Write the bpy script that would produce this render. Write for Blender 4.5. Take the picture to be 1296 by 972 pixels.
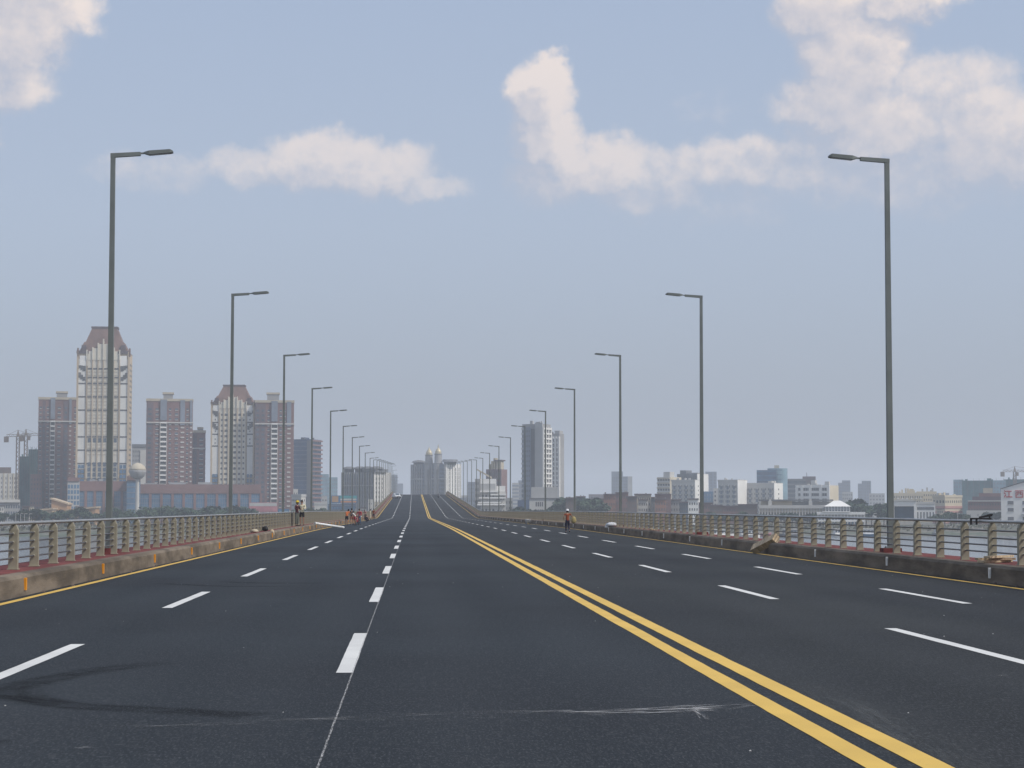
import bpy, math, random
from mathutils import Vector, Matrix
from math import radians as R, sin, cos, tan, atan, pi
for o in list(bpy.data.objects): bpy.data.objects.remove(o, do_unlink=True)
sc = bpy.context.scene
col = sc.collection
# ------------------------------------------------------------------ camera, sky, sun, exposure
F = 2500.0; CXP, CYP = 648.0, 486.0; VX, VY = 523.0, 642.0; EYE = 1.65
PITCH = atan((VY-CYP)/F); YAW = atan((CXP-VX)/F*cos(PITCH))
cam = bpy.data.cameras.new('camera'); co = bpy.data.objects.new('camera', cam); col.objects.link(co)
cam.sensor_width = 36; cam.lens = 36*F/1296; cam.clip_start = 0.1; cam.clip_end = 30000
co.location = (0, 0, EYE); co.rotation_euler = (pi/2+PITCH, 0, -YAW)
sc.camera = co
sc.view_settings.view_transform = 'Standard'; sc.view_settings.look = 'None'
sc.view_settings.gamma = 1; sc.view_settings.exposure = 0.0
sc.cycles.volume_bounces = 1; sc.cycles.max_bounces = 6; sc.cycles.diffuse_bounces = 2; sc.cycles.glossy_bounces = 2
SUN_EL, SUN_AZ = 48.0, 118.0          # azimuth clockwise from the road's forward direction (+Y)
sd = bpy.data.lights.new('sun', 'SUN'); so = bpy.data.objects.new('sun', sd); col.objects.link(so)
sd.energy = 3.1; sd.angle = R(4.0); sd.color = (1, .94, .85)
sdir = Vector((sin(R(SUN_AZ))*cos(R(SUN_EL)), cos(R(SUN_AZ))*cos(R(SUN_EL)), sin(R(SUN_EL))))
so.rotation_euler = sdir.to_track_quat('Z', 'Y').to_euler()

wd = bpy.data.worlds.new('World'); sc.world = wd; wd.use_nodes = True
wt = wd.node_tree; wt.nodes.clear()
class NT:
    def __init__(s, t): s.t = t
    def n(s, k, **kw):
        x = s.t.nodes.new(k)
        for a, b in kw.items(): setattr(x, a, b)
        return x
    def put(s, node, i, v):
        if v is None: return
        if hasattr(v, 'links'): s.t.links.new(v, node.inputs[i])
        else: node.inputs[i].default_value = v
    def m(s, op, a, b=None, c=None, clamp=False):
        x = s.n('ShaderNodeMath', operation=op, use_clamp=clamp)
        s.put(x, 0, a); s.put(x, 1, b); s.put(x, 2, c); return x.outputs[0]
    def v(s, op, a, b=None):
        x = s.n('ShaderNodeVectorMath', operation=op); s.put(x, 0, a)
        if b is not None: s.put(x, 3 if op == 'SCALE' else 1, b)
        return x.outputs[1] if op == 'LENGTH' else x.outputs[0]
    def noise(s, vec, scale, detail=4, rough=.55, out=0, dist=0):
        x = s.n('ShaderNodeTexNoise'); s.put(x, 'Vector', vec); s.put(x, 'Scale', scale)
        s.put(x, 'Detail', detail); s.put(x, 'Roughness', rough); s.put(x, 'Distortion', dist); return x.outputs[out]
    def mr(s, v, a, b, c=0., d=1., smooth=True):
        x = s.n('ShaderNodeMapRange', interpolation_type='SMOOTHSTEP' if smooth else 'LINEAR')
        for i, q in enumerate((v, a, b, c, d)): s.put(x, i, q)
        return x.outputs[0]
    def mix(s, f, a, b, mode='MIX'):
        x = s.n('ShaderNodeMix', data_type='RGBA', blend_type=mode)
        s.put(x, 0, f)
        for i, q in ((6, a), (7, b)):
            if isinstance(q, tuple) and len(q) == 3: q = (*q, 1)
            s.put(x, i, q)
        return x.outputs[2]
    def comb(s, x, y, z=0.):
        q = s.n('ShaderNodeCombineXYZ'); s.put(q, 0, x); s.put(q, 1, y); s.put(q, 2, z); return q.outputs[0]
# clouds: lobes given in degrees of azimuth and elevation, broken up by noise; the rest of the sky has scattered ones
LOBES = [(40,-10,100,70,1),(20,60,90,66,1),(12,122,74,46,.9),(75,30,60,50,.9),(-15,190,34,26,.6),
 (400,208,86,44,.8),(470,216,96,42,.8),(320,216,84,34,.6),(540,240,60,26,.6),(200,226,110,30,.42),
 (684,124,52,54,1),(702,96,30,34,.95),(694,178,52,50,1),(755,214,82,48,.9),(700,226,72,40,.7),(820,242,100,44,.6),
 (835,222,80,38,.65),(935,208,120,44,.7),(1010,212,90,50,.65),(880,250,180,50,.4),
 (1050,10,80,70,1),(1085,80,88,74,1),(1062,138,96,52,.95),(1115,170,90,56,.9),(1140,0,100,46,1),(1190,125,110,60,.68),(1120,215,190,74,.62),
 (1240,185,88,80,.85),(1310,195,90,76,.9),(1180,170,130,80,.66),(900,140,60,26,.25),(1180,250,180,46,.4)]
g = bpy.data.node_groups.new('cloud_density', 'ShaderNodeTree')
g.interface.new_socket('Vector', in_out='INPUT', socket_type='NodeSocketVector')
g.interface.new_socket('Density', in_out='OUTPUT', socket_type='NodeSocketFloat')
G = NT(g); gi = G.n('NodeGroupInput'); go = G.n('NodeGroupOutput')
warp = G.v('SCALE', G.v('SUBTRACT', G.noise(gi.outputs[0], 1.9, 6, .6, out=1), (.5,.5,.5)), .62)
warp = G.v('MULTIPLY', warp, (1, 1, 0))
p = G.v('ADD', gi.outputs[0], warp)
acc = None
for (cx, cy, rx, ry, a) in LOBES:
    d = G.v('LENGTH', G.v('MULTIPLY', G.v('SUBTRACT', p, ((cx-VX)/100, (VY-cy)/100, 0)), (100/rx, 100/ry, 0)))
    e = G.m('MULTIPLY', G.mr(d, 1.25, .45), a)
    acc = e if acc is None else G.m('MAXIMUM', acc, e)
sep = G.n('ShaderNodeSeparateXYZ'); G.put(sep, 0, gi.outputs[0])
outx = G.mr(G.m('ABSOLUTE', G.m('SUBTRACT', sep.outputs[0], 1.25)), 7.4, 9.5)
outy = G.mr(sep.outputs[1], 6.9, 9.0)
outside = G.m('MAXIMUM', outx, outy)
low = G.mr(sep.outputs[1], 1.5, 4.0)
gen = G.m('MULTIPLY', G.m('MULTIPLY', G.mr(G.noise(G.v('MULTIPLY', p, (.14,.24,1)), 1.0, 3), .50, .66), outside), low)
acc = G.m('MAXIMUM', acc, G.m('MULTIPLY', gen, .85))
bil = G.m('SUBTRACT', G.noise(gi.outputs[0], 3.4, 8, .62), .5)
G.t.links.new(G.m('ADD', acc, G.m('MULTIPLY', G.m('MULTIPLY', bil, .70), G.mr(acc, .0, .3))), go.inputs[0])
W = NT(wt)
tc = W.n('ShaderNodeTexCoord'); s3 = W.n('ShaderNodeSeparateXYZ'); W.put(s3, 0, tc.outputs['Generated'])
az = W.m('MULTIPLY', W.m('ARCTAN2', s3.outputs[0], s3.outputs[1]), 25.)
el = W.m('MULTIPLY', W.m('ARCSINE', s3.outputs[2]), 25.)
pv = W.comb(az, el)
def dens(v):
    q = W.n('ShaderNodeGroup'); q.node_tree = g; W.put(q, 0, v); return q.outputs[0]
d0 = dens(pv); d1 = dens(W.v('ADD', pv, (.13, .2, 0)))
sky = W.n('ShaderNodeTexSky', sky_type='NISHITA'); sky.sun_disc = False
sky.sun_elevation = R(SUN_EL); sky.sun_rotation = R(SUN_AZ); sky.air_density = 1.0; sky.dust_density = 3.0; sky.ozone_density = 2.0
skyc = W.mix(.72, sky.outputs[0], W.mix(W.mr(el, -.5, 4.0), (3.3, 3.65, 4.35), W.mix(W.mr(el, 3.0, 9.0), (4.75, 5.5, 6.9), (4.2, 5.2, 7.05))))
d2 = dens(W.v('ADD', pv, (.28, .5, 0)))
lit = W.m('ADD', .42, W.m('ADD', W.m('MULTIPLY', W.m('SUBTRACT', d0, d1), .9), W.m('MULTIPLY', W.m('SUBTRACT', d0, d2), .75)), clamp=True)
cc = W.mix(lit, (4.9, 5.05, 5.85), (8.8, 7.7, 7.1))
alpha = W.m('MULTIPLY', W.mr(d0, .12, .95), W.mr(el, 1.2, 6.2, .25, .95, False))
fin = W.mix(alpha, skyc, cc)
bg = W.n('ShaderNodeBackground'); W.put(bg, 0, fin); bg.inputs[1].default_value = 0.105
wo = W.n('ShaderNodeOutputWorld'); wt.links.new(bg.outputs[0], wo.inputs[0])

# ------------------------------------------------------------------ helpers
rnd = random.Random(7)
def ray(px, py):
    v = Vector(((px-CXP)/F, -(py-CYP)/F, -1.0))
    return (co.rotation_euler.to_matrix() @ v)
def at(px, py, Y):                                  # the place at distance Y down the road seen at a photo pixel
    d = ray(px, py); t = Y/d.y
    return Vector((d.x*t, Y, EYE+d.z*t))
def tag(o, label=None, cat=None, group=None, kind=None):
    if label: o['label'] = label
    if cat: o['category'] = cat
    if group: o['group'] = group
    if kind: o['kind'] = kind
    return o
def empty(name, loc=(0,0,0), rz=0.0):
    o = bpy.data.objects.new(name, None); col.objects.link(o); o.location = loc; o.rotation_euler = (0,0,rz); o.empty_display_size = .2
    return o
class MB:
    def __init__(s): s.v = []; s.f = []; s.isl = []
    def add(s, vs, fs):
        b = len(s.v); s.isl.append((b, len(vs), len(s.f), len(fs))); s.v += [tuple(q) for q in vs]; s.f += [tuple(i+b for i in q) for q in fs]; return s
    def box(s, x0, x1, y0, y1, z0, z1):
        return s.add([(x0,y0,z0),(x1,y0,z0),(x1,y1,z0),(x0,y1,z0),(x0,y0,z1),(x1,y0,z1),(x1,y1,z1),(x0,y1,z1)],
              [(0,3,2,1),(4,5,6,7),(0,1,5,4),(1,2,6,5),(2,3,7,6),(3,0,4,7)])
    def frust(s, b, z0, t, z1):                     # b, t = (x0,x1,y0,y1) at bottom and top
        return s.add([(b[0],b[2],z0),(b[1],b[2],z0),(b[1],b[3],z0),(b[0],b[3],z0),(t[0],t[2],z1),(t[1],t[2],z1),(t[1],t[3],z1),(t[0],t[3],z1)],
              [(0,3,2,1),(4,5,6,7),(0,1,5,4),(1,2,6,5),(2,3,7,6),(3,0,4,7)])
    def tube(s, a, b, r0, r1=None, n=8, caps=True):
        a = Vector(a); b = Vector(b); r1 = r0 if r1 is None else r1
        q = (b-a).to_track_quat('Z', 'Y'); vs = []
        for c, r in ((a, r0), (b, r1)):
            for i in range(n):
                t = 2*pi*(i+.5)/n; vs.append(c + q @ Vector((cos(t)*r, sin(t)*r, 0)))
        fs = [(i, (i+1)%n, n+(i+1)%n, n+i) for i in range(n)]
        if caps: fs += [tuple(range(n-1,-1,-1)), tuple(range(n, 2*n))]
        return s.add(vs, fs)
    def lathe(s, c, prof, n=12):
        c = Vector(c); vs = []; fs = []
        for (r, z) in prof:
            for i in range(n):
                t = 2*pi*i/n; vs.append((c.x+cos(t)*r, c.y+sin(t)*r, c.z+z))
        for k in range(len(prof)-1):
            for i in range(n): fs.append((k*n+i, k*n+(i+1)%n, (k+1)*n+(i+1)%n, (k+1)*n+i))
        fs += [tuple(range(n-1,-1,-1)), tuple(range((len(prof)-1)*n, len(prof)*n))]
        return s.add(vs, fs)
    def mesh(s, name, mat, smooth=False):
        me = bpy.data.meshes.new(name); me.from_pydata(s.v, [], s.f)
        if mat: me.materials.append(mat)
        if smooth: me.polygons.foreach_set('use_smooth', [True]*len(me.polygons))
        me.update(); return me
    def build(s, name, mat, parent=None, smooth=False, loc=None, kind=None):
        o = bpy.data.objects.new(name, s.mesh(name, mat, smooth)); col.objects.link(o)
        if parent: o.parent = parent
        if loc: o.location = loc
        if kind: o['kind'] = kind
        return o
def inst(name, me, parent=None, loc=(0,0,0), rot=(0,0,0), scale=None):
    o = bpy.data.objects.new(name, me); col.objects.link(o); o.parent = parent; o.location = loc; o.rotation_euler = rot
    if scale: o.scale = scale
    return o
def mat(name, c, rough=.8, var=.15, scale=1.0, metal=0., bump=0., spec=.3, c2=None, stretch=None, bscale=None):
    m = bpy.data.materials.new(name); m.use_nodes = True; t = NT(m.node_tree)
    b = m.node_tree.nodes['Principled BSDF']
    tcn = t.n('ShaderNodeTexCoord'); vec = tcn.outputs['Object']
    if stretch: vec = t.v('MULTIPLY', vec, stretch)
    n = t.noise(vec, scale, 4, .6)
    f = t.mr(n, .3, .7)
    lo = tuple(q*(1-var) for q in c); hi = tuple(min(1, q*(1+var)) for q in (c2 or c))
    t.put(b, 'Base Color', t.mix(f, lo, hi)); b.inputs['Roughness'].default_value = rough
    b.inputs['Metallic'].default_value = metal; b.inputs['Specular IOR Level'].default_value = spec
    if bump:
        bn = t.n('ShaderNodeBump'); bn.inputs['Strength'].default_value = bump; bn.inputs['Distance'].default_value = .02
        t.put(bn, 'Height', t.noise(vec, bscale or scale*12, 3)); t.put(b, 'Normal', bn.outputs[0])
    return m
M = {}
def D(k, *a, **kw): M[k] = mat(k, *a, **kw)
D('kerb_l', (.150,.122,.093), .9, .42, .9, bump=.5, stretch=(1,.5,2.2))
D('red_path', (.15,.042,.04), .9, .3, 1.5, bump=.5)
D('deck', (.3,.3,.3), .9, .15, .3)
D('post', (.285,.26,.195), .6, .14, 2.0, spec=.4)
D('collar', (.62,.60,.5), .35, .05, 3, metal=.5)
D('rail', (.12,.12,.125), .42, .12, 1.2, metal=.4)
D('rail_top', (.36,.36,.35), .4, .12, 1.2, metal=.6)
D('lamp', (.155,.172,.165), .5, .12, .8, spec=.5)
D('lamp_glass', (.30,.31,.3), .3, .05, 3)
D('orange_refl', (.75,.30,.02), .5, .1, 8)
D('white_refl', (.82,.82,.80), .5, .1, 8)
D('wood', (.46,.36,.24), .8, .3, 3, bump=.4, stretch=(1,1,8))
D('wood_b', (.36,.27,.18), .8, .3, 3, bump=.4, stretch=(1,1,8))
D('black', (.02,.02,.022), .6, .2, 5)
D('white', (.74,.74,.73), .7, .06, .6)
D('plastic_w', (.7,.71,.72), .5, .08, 4)
# buildings
D('cream', (.60,.56,.47), .85, .08, .08)
D('tan', (.46,.37,.26), .85, .1, .08)
D('panel', (.66,.65,.61), .7, .07, .1)
D('slot', (.10,.10,.10), .6, .1, .1)
D('roof_b', (.175,.11,.09), .8, .2, .15)
D('roof_d', (.11,.085,.09), .8, .15, .15)
D('brick_m', (.20,.120,.112), .9, .14, .12)
D('brick_m2', (.13,.10,.11), .9, .14, .12)
D('brick_red', (.26,.135,.10), .9, .22, .1)
D('brick_dk', (.135,.105,.095), .9, .2, .1)
D('grey', (.30,.30,.30), .85, .12, .08)
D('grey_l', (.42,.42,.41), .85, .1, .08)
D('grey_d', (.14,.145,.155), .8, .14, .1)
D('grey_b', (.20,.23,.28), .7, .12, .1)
D('glass', (.075,.10,.13), .25, .3, .15, spec=.6)
D('glass_b', (.08,.16,.26), .25, .25, .12, spec=.6)
D('glass_c', (.17,.28,.34), .3, .2, .1, spec=.6)
D('blue_d', (.05,.085,.155), .6, .2, .1)
D('net', (.04,.135,.145), .9, .3, .15)
D('wht', (.76,.75,.72), .85, .07, .1)
D('offw', (.50,.49,.46), .85, .08, .1)
D('beige', (.45,.40,.31), .85, .1, .1)
D('yellow_w', (.56,.50,.38), .85, .08, .1)
D('pink', (.46,.26,.24), .85, .1, .1)
D('pink_b', (.40,.17,.19), .8, .2, .2)
D('ochre', (.40,.25,.14), .85, .12, .1)
D('gold', (.48,.42,.28), .5, .15, .3, metal=.4)
D('teal', (.05,.26,.28), .7, .1, .3)
D('orange', (.50,.22,.09), .7, .1, .3)
D('board_b', (.04,.13,.26), .7, .15, .2)
D('crane', (.15,.12,.10), .7, .1, .3)
D('red_sign', (.42,.03,.03), .7, .06, .3)
D('trunk', (.10,.075,.055), .9, .2, 1)
D('reed', (.07,.07,.045), .9, .3, .2)
D('leaf', (.022,.048,.030), .8, .35, .3, c2=(.036,.065,.036))
D('leaf2', (.028,.055,.032), .8, .35, .3, c2=(.045,.072,.036))
# people and cars
D('skin', (.33,.19,.13), .6, .06, 6)
D('hair', (.012,.011,.011), .6, .1, 8)
for k, c in dict(c_maroon=(.06,.02,.028), c_cream=(.62,.58,.42), c_black=(.02,.02,.025), c_greyg=(.13,.14,.12), c_orange=(.50,.15,.055), c_rust=(.24,.06,.025),
                 c_white=(.65,.66,.68), c_red=(.33,.04,.06), c_blue=(.07,.12,.2), c_navy=(.025,.025,.05), c_yellow=(.55,.40,.04), c_tan=(.33,.27,.12), c_pink=(.5,.3,.3)).items():
    D(k, c, .85, .15, 5)
D('car_w', (.62,.64,.65), .3, .03, 1, spec=.6); D('car_d', (.04,.045,.055), .35, .05, 1, spec=.6)
D('tyre', (.015,.015,.016), .8, .1, 5); D('lamp_r', (.4,.02,.02), .3, .05, 3); D('chrome', (.5,.5,.5), .25, .05, 3, metal=.9)

# ------------------------------------------------------------------ special materials
def road_material():
    m = bpy.data.materials.new('asphalt'); m.use_nodes = True; t = NT(m.node_tree); b = m.node_tree.nodes['Principled BSDF']
    tcn = t.n('ShaderNodeTexCoord'); vec = tcn.outputs['Object']
    sp = t.n('ShaderNodeSeparateXYZ'); t.put(sp, 0, vec); X, Y = sp.outputs[0], sp.outputs[1]
    fine = t.noise(t.v('MULTIPLY', vec, (1,.22,1)), 55., 2, .6); agg = t.noise(t.v('MULTIPLY', vec, (1,.2,1)), 17., 4, .75)
    big = t.noise(t.v('MULTIPLY', vec, (.32, .05, 1)), 1., 4, .6)
    patch = t.noise(t.v('MULTIPLY', vec, (.12, .09, 1)), 1., 3, .5)
    left = t.mix(t.mr(big, .3, .7), (.0095,.0130,.0168), (.019,.024,.0288))
    right = t.mix(t.mr(big, .3, .7), (.0115,.0130,.0135), (.0215,.0228,.0220))
    c = t.mix(t.mr(X, 3.1, 3.3), left, right)
    c = t.mix(t.m('MULTIPLY', t.mr(patch, .38, .66), .55), c, (.010,.011,.014))
    # wheel paths polished a little paler
    w = t.m('ADD', .5, t.m('MULTIPLY', t.m('SINE', t.m('MULTIPLY', X, 2*pi/1.72)), .5))
    c = t.mix(t.m('MULTIPLY', w, .14), c, (.040,.044,.05))
    c = t.mix(t.m('MULTIPLY', t.mr(fine, .5, .72), .6), c, (.085,.092,.098))
    c = t.mix(t.m('MULTIPLY', t.mr(fine, .5, .22), .6), c, (.014,.015,.017))
    c = t.mix(t.m('MULTIPLY', t.mr(agg, .50, .72), .45), c, (.065,.068,.072))
    # construction joint lines across and along
    t.put(b, 'Base Color', c); t.put(b, 'Roughness', t.m('ADD', .60, t.m('MULTIPLY', patch, .18)))
    b.inputs['Specular IOR Level'].default_value = .16
    bn = t.n('ShaderNodeBump'); bn.inputs['Strength'].default_value = .6; bn.inputs['Distance'].default_value = .012
    t.put(bn, 'Height', t.noise(vec, 70., 3, .7)); t.put(b, 'Normal', bn.outputs[0])
    return m
def paint_material(name, c, wear=.5):
    m = bpy.data.materials.new(name); m.use_nodes = True; t = NT(m.node_tree); b = m.node_tree.nodes['Principled BSDF']
    vec = t.n('ShaderNodeTexCoord').outputs['Object']
    n = t.noise(vec, 9., 6, .7); n2 = t.noise(vec, .7, 3)
    cc = t.mix(t.mr(n2, .3, .7), tuple(q*.86 for q in c), c)
    cc = t.mix(t.m('MULTIPLY', t.mr(n, .60, .78), wear), cc, tuple(q*.35 for q in c))
    t.put(b, 'Base Color', cc); b.inputs['Roughness'].default_value = .7
    return m
def streak_material(name, c, amt, sx=90., sy=1.4, lo=.45, hi=.7):    # worn streaks running along a ribbon (UV)
    m = bpy.data.materials.new(name); m.use_nodes = True; t = NT(m.node_tree); b = m.node_tree.nodes['Principled BSDF']
    uv = t.n('ShaderNodeUVMap').outputs[0]
    sp = t.n('ShaderNodeSeparateXYZ'); t.put(sp, 0, uv)
    n = t.noise(t.v('MULTIPLY', uv, (sy, sx, 1)), 1., 4, .65)
    ed = t.m('MULTIPLY', t.mr(sp.outputs[1], 0., .3), t.mr(sp.outputs[1], 1., .7))
    le = t.noise(uv, 3.1, 4, .6)
    a = t.m('MULTIPLY', t.m('MULTIPLY', t.mr(n, lo, hi), ed), amt)
    a = t.m('MULTIPLY', a, t.mr(le, .3, .6, .35, 1.))
    at_ = t.n('ShaderNodeAttribute'); at_.attribute_name = 'fade'
    a = t.m('MULTIPLY', a, at_.outputs['Fac'], clamp=True)
    b.inputs['Base Color'].default_value = (*c, 1); b.inputs['Roughness'].default_value = .85; b.inputs['Specular IOR Level'].default_value = .1
    t.put(b, 'Alpha', a); return m
M['asphalt'] = road_material()
M['line_w'] = paint_material('line_white', (.64,.64,.62), .55)
M['line_y'] = paint_material('line_yellow', (.66,.43,.085), .5)
def water_material():
    m = bpy.data.materials.new('river_water'); m.use_nodes = True; t = NT(m.node_tree); b = m.node_tree.nodes['Principled BSDF']
    vec = t.n('ShaderNodeTexCoord').outputs['Object']
    n = t.noise(t.v('MULTIPLY', vec, (.02, .05, 1)), 1., 4)
    t.put(b, 'Base Color', t.mix(t.mr(n, .3, .7), (.10,.115,.12), (.14,.15,.15)))
    b.inputs['Roughness'].default_value = .16; b.inputs['IOR'].default_value = 1.33
    bn = t.n('ShaderNodeBump'); bn.inputs['Strength'].default_value = .35; bn.inputs['Distance'].default_value = .12
    t.put(bn, 'Height', t.noise(t.v('MULTIPLY', vec, (.5, .9, 1)), 1., 5)); t.put(b, 'Normal', bn.outputs[0])
    return m
def land_material():
    m = bpy.data.materials.new('land'); m.use_nodes = True; t = NT(m.node_tree); b = m.node_tree.nodes['Principled BSDF']
    vec = t.n('ShaderNodeTexCoord').outputs['Object']
    n = t.noise(vec, .012, 5, .65); n2 = t.noise(vec, .09, 5, .65)
    c = t.mix(t.mr(n, .4, .6), (.13,.115,.09), (.06,.08,.045)); c = t.mix(t.mr(n2, .45, .7), c, (.19,.17,.145))
    t.put(b, 'Base Color', c); b.inputs['Roughness'].default_value = .95; return m
M['water'] = water_material(); M['land'] = land_material()

# ------------------------------------------------------------------ the bridge: deck, road, markings, kerbs
def zr(y):                                          # height of the carriageway along the bridge
    def raw(y):
        if y < 150: return 0.0
        if y < 385: return -.44*(y-150)/235
        if y < 770: return -.44+(y-385)*.0187
        return 6.76-(y-770)*.028
    return sum(raw(y+d) for d in (-14,-7,0,7,14))/5
YS = list(range(-60, 360, 30)) + list(range(360, 420, 4)) + list(range(420, 745, 25)) + list(range(745, 801, 5)) + list(range(810, 1281, 30))
def sheet(mb, x0, x1, y0, y1, dz):
    ys = [y0] + [y for y in YS if y0 < y < y1] + [y1]
    vs = []; fs = []
    for y in ys: vs += [(x0, y, zr(y)+dz), (x1, y, zr(y)+dz)]
    for i in range(len(ys)-1): fs.append((2*i, 2*i+1, 2*i+3, 2*i+2))
    mb.add(vs, fs)
def profile(mb, prof, y0=-60, y1=1280):             # closed cross-section (x, z) swept along the bridge
    ys = [y0] + [y for y in YS if y0 < y < y1] + [y1]; n = len(prof); vs = []; fs = []
    for y in ys: vs += [(x, y, zr(y)+z) for x, z in prof]
    for i in range(len(ys)-1):
        for k in range(n): fs.append((i*n+k, i*n+(k+1)%n, (i+1)*n+(k+1)%n, (i+1)*n+k))
    fs.append(tuple(range(n-1,-1,-1))); fs.append(tuple(range((len(ys)-1)*n, len(ys)*n)))
    mb.add(vs, fs)
XL, XR = -7.26, 12.60
q = MB(); sheet(q, XL-.02, XR+.02, -60, 1280, 0); o = q.build('road', M['asphalt']); tag(o, kind='structure')
q = MB(); profile(q, [(-8.8,-.02),(13.85,-.02),(13.85,-.7),(9.5,-2.4),(-4.5,-2.4),(-8.8,-.7)][::-1]); o = q.build('bridge_deck', M['deck']); tag(o, kind='structure')
for v in o.data.vertices: v.co.z -= .004
q = MB()
for y in range(20, 1000, 60):
    for x in (-3.5, 2.5, 8.5): q.tube((x, y, -14), (x, y, zr(y)-2.3), .8, n=10)
    q.box(-5, 10, y-1, y+1, zr(y)-3.4, zr(y)-2.39)
o = q.build('bridge_pier', M['deck']); tag(o, kind='structure')
for side, mk, pr in (('left', M['kerb_l'], [(XL,-.01),(XL-.02,.33),(XL-.07,.39),(XL-.34,.40),(XL-.34,-.01)]),
                     ('right', M['kerb_l'], [(XR,-.01),(XR+.34,-.01),(XR+.34,.40),(XR+.07,.39),(XR+.02,.33)])):
    q = MB(); profile(q, pr); k = q.build('kerb', mk); tag(k, kind='structure')
    # reflectors fixed on the kerb face
    rm = MB().box(-.022,.022,-.04,.04,.0,.23).mesh('reflector', M['orange_refl'] if side == 'left' else M['white_refl'])
    y0, st = (37.6, 9.3) if side == 'left' else (33.4, 9.4)
    for i in range(84):
        y = y0+i*st
        if y > 790: break
        inst('reflector', rm, k, ((XL+.015-.01) if side == 'left' else XR-.005, y, zr(y)+.1), (0, 0, rnd.uniform(-.05,.05)))
for x0, x1 in ((-8.8, XL-.33), (XR+.33, 13.85)):
    q = MB(); profile(q, [(x0,-.015),(x0,.41),(x1,.385),(x1,-.015)] if x0 < 0 else [(x0,-.015),(x0,.385),(x1,.41),(x1,-.015)])
    o = q.build('footway', M['red_path']); tag(o, kind='structure')
# painted lines, each a sheet 4 mm above the asphalt
def line(x0, x1, y0, y1, m, nm='road_line'):
    q = MB(); a = max(y0, 10); b_ = min(y1, 90)
    if b_ <= a: sheet(q, x0, x1, y0, y1, .004); return q.build(nm, m)
    if y0 < a: sheet(q, x0, x1, y0, a, .004)
    n = max(2, int((b_-a)/.35)); vs = []; w0 = w1 = 0
    for i in range(n+1):
        w0 = w0*.8+rnd.uniform(-.0035,.0035); w1 = w1*.8+rnd.uniform(-.0035,.0035); y = a+(b_-a)*i/n
        if i in (0, n): w0 = w1 = 0
        vs += [(x0+w0, y, zr(y)+.004), (x1+w1, y, zr(y)+.004)]
    q.add(vs, [(2*i, 2*i+1, 2*i+3, 2*i+2) for i in range(n)])
    if y1 > b_: sheet(q, x0, x1, b_, y1, .004)
    return q.build(nm, m)
lines = empty('road_markings'); tag(lines, kind='structure')
for x0, x1 in ((-7.08,-6.93), (12.20,12.34), (2.87,3.06), (3.23,3.43)):
    o = line(x0, x1, -60, 1278, M['line_y'], 'edge_line' if abs(x0) > 5 else 'centre_line'); o.parent = lines
for xc, ph in ((-4.03, 18.0), (-.68, 19.9), (6.5, 20.6), (9.5, 18.8)):
    k = 0; y = ph-14.8*4
    while y < 1200:
        o = line(xc-.085, xc+.085, y, y+6.2, M['line_w'], 'dash'); o.parent = lines
        if 150 < y < 1200 and y+6.2 > 1200: break
        y += 14.8
# thin surveyor's chalk line, scrapes and tyre marks, as ribbons lying on the asphalt
def ribbon(name, pts, w, m, dz, seg=24, ends=.15):
    P = []
    for i in range(len(pts)-1):
        p0 = Vector(pts[max(i-1,0)]); p1 = Vector(pts[i]); p2 = Vector(pts[i+1]); p3 = Vector(pts[min(i+2,len(pts)-1)])
        for k in range(seg):
            t = k/seg; P.append(.5*((2*p1)+(p2-p0)*t+(2*p0-5*p1+4*p2-p3)*t*t+(3*p1-p0-3*p2+p3)*t*t*t))
    P.append(Vector(pts[-1])); n = len(P); vs = []; L = [0]
    for i in range(1, n): L.append(L[-1]+(P[i]-P[i-1]).length)
    for i, p_ in enumerate(P):
        d = (P[min(i+1,n-1)]-P[max(i-1,0)]).normalized(); nn = Vector((-d.y, d.x))
        ww = w(i/(n-1)) if callable(w) else w
        for s_ in (-.5, .5): c_ = p_+nn*ww*s_; vs.append((c_.x, c_.y, zr(c_.y)+dz))
    fs = [(2*i, 2*i+2, 2*i+3, 2*i+1) for i in range(n-1)]
    me = bpy.data.meshes.new(name); me.from_pydata(vs, [], fs); me.materials.append(m)
    uv = me.uv_layers.new(name='UVMap'); fa = me.attributes.new('fade', 'FLOAT', 'POINT')
    for poly in me.polygons:
        for li, vi in zip(poly.loop_indices, poly.vertices): uv.data[li].uv = (L[vi//2], vi % 2)
    for i in range(n):
        t = i/(n-1); f = min(1, t/ends, (1-t)/ends) if ends > 0 else 1
        fa.data[2*i].value = fa.data[2*i+1].value = max(0, f)
    o = bpy.data.objects.new(name, me); col.objects.link(o); tag(o, kind='structure'); return o
def gp(px, py):
    d = ray(px, py); t = -EYE/d.z; return (d.x*t, d.y*t)
M['chalk'] = streak_material('chalk', (.5,.5,.5), .75, 2., 9., .35, .6)
M['scrape'] = streak_material('scrape', (.62,.62,.62), 1.0, 9., 2.2, .50, .66)
M['scrape2'] = streak_material('scrape_faint', (.42,.42,.42), .5, 7., 1.6, .50, .72)
M['tyre_dark'] = streak_material('tyre_dark', (.008,.008,.009), .42, 3., 1.3, .15, .7)
M['pale'] = streak_material('pale_dust', (.20,.21,.21), .28, 5., .5, .35, .75)
ribbon('chalk_line', [(-.60, 8), (-.60, 60), (-.61, 150)], .022, M['chalk'], .006, ends=0)
ribbon('scrape_mark', [gp(640,903), gp(720,901), gp(800,900), gp(880,897), gp(955,892)], lambda t: .34+.25*max(0, 1-abs(t-.75)*3.0), M['scrape'], .006, ends=.25)
ribbon('scrape_mark', [gp(735,905), gp(800,903), gp(890,900)], .25, M['scrape'], .0075, ends=.3)
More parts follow.
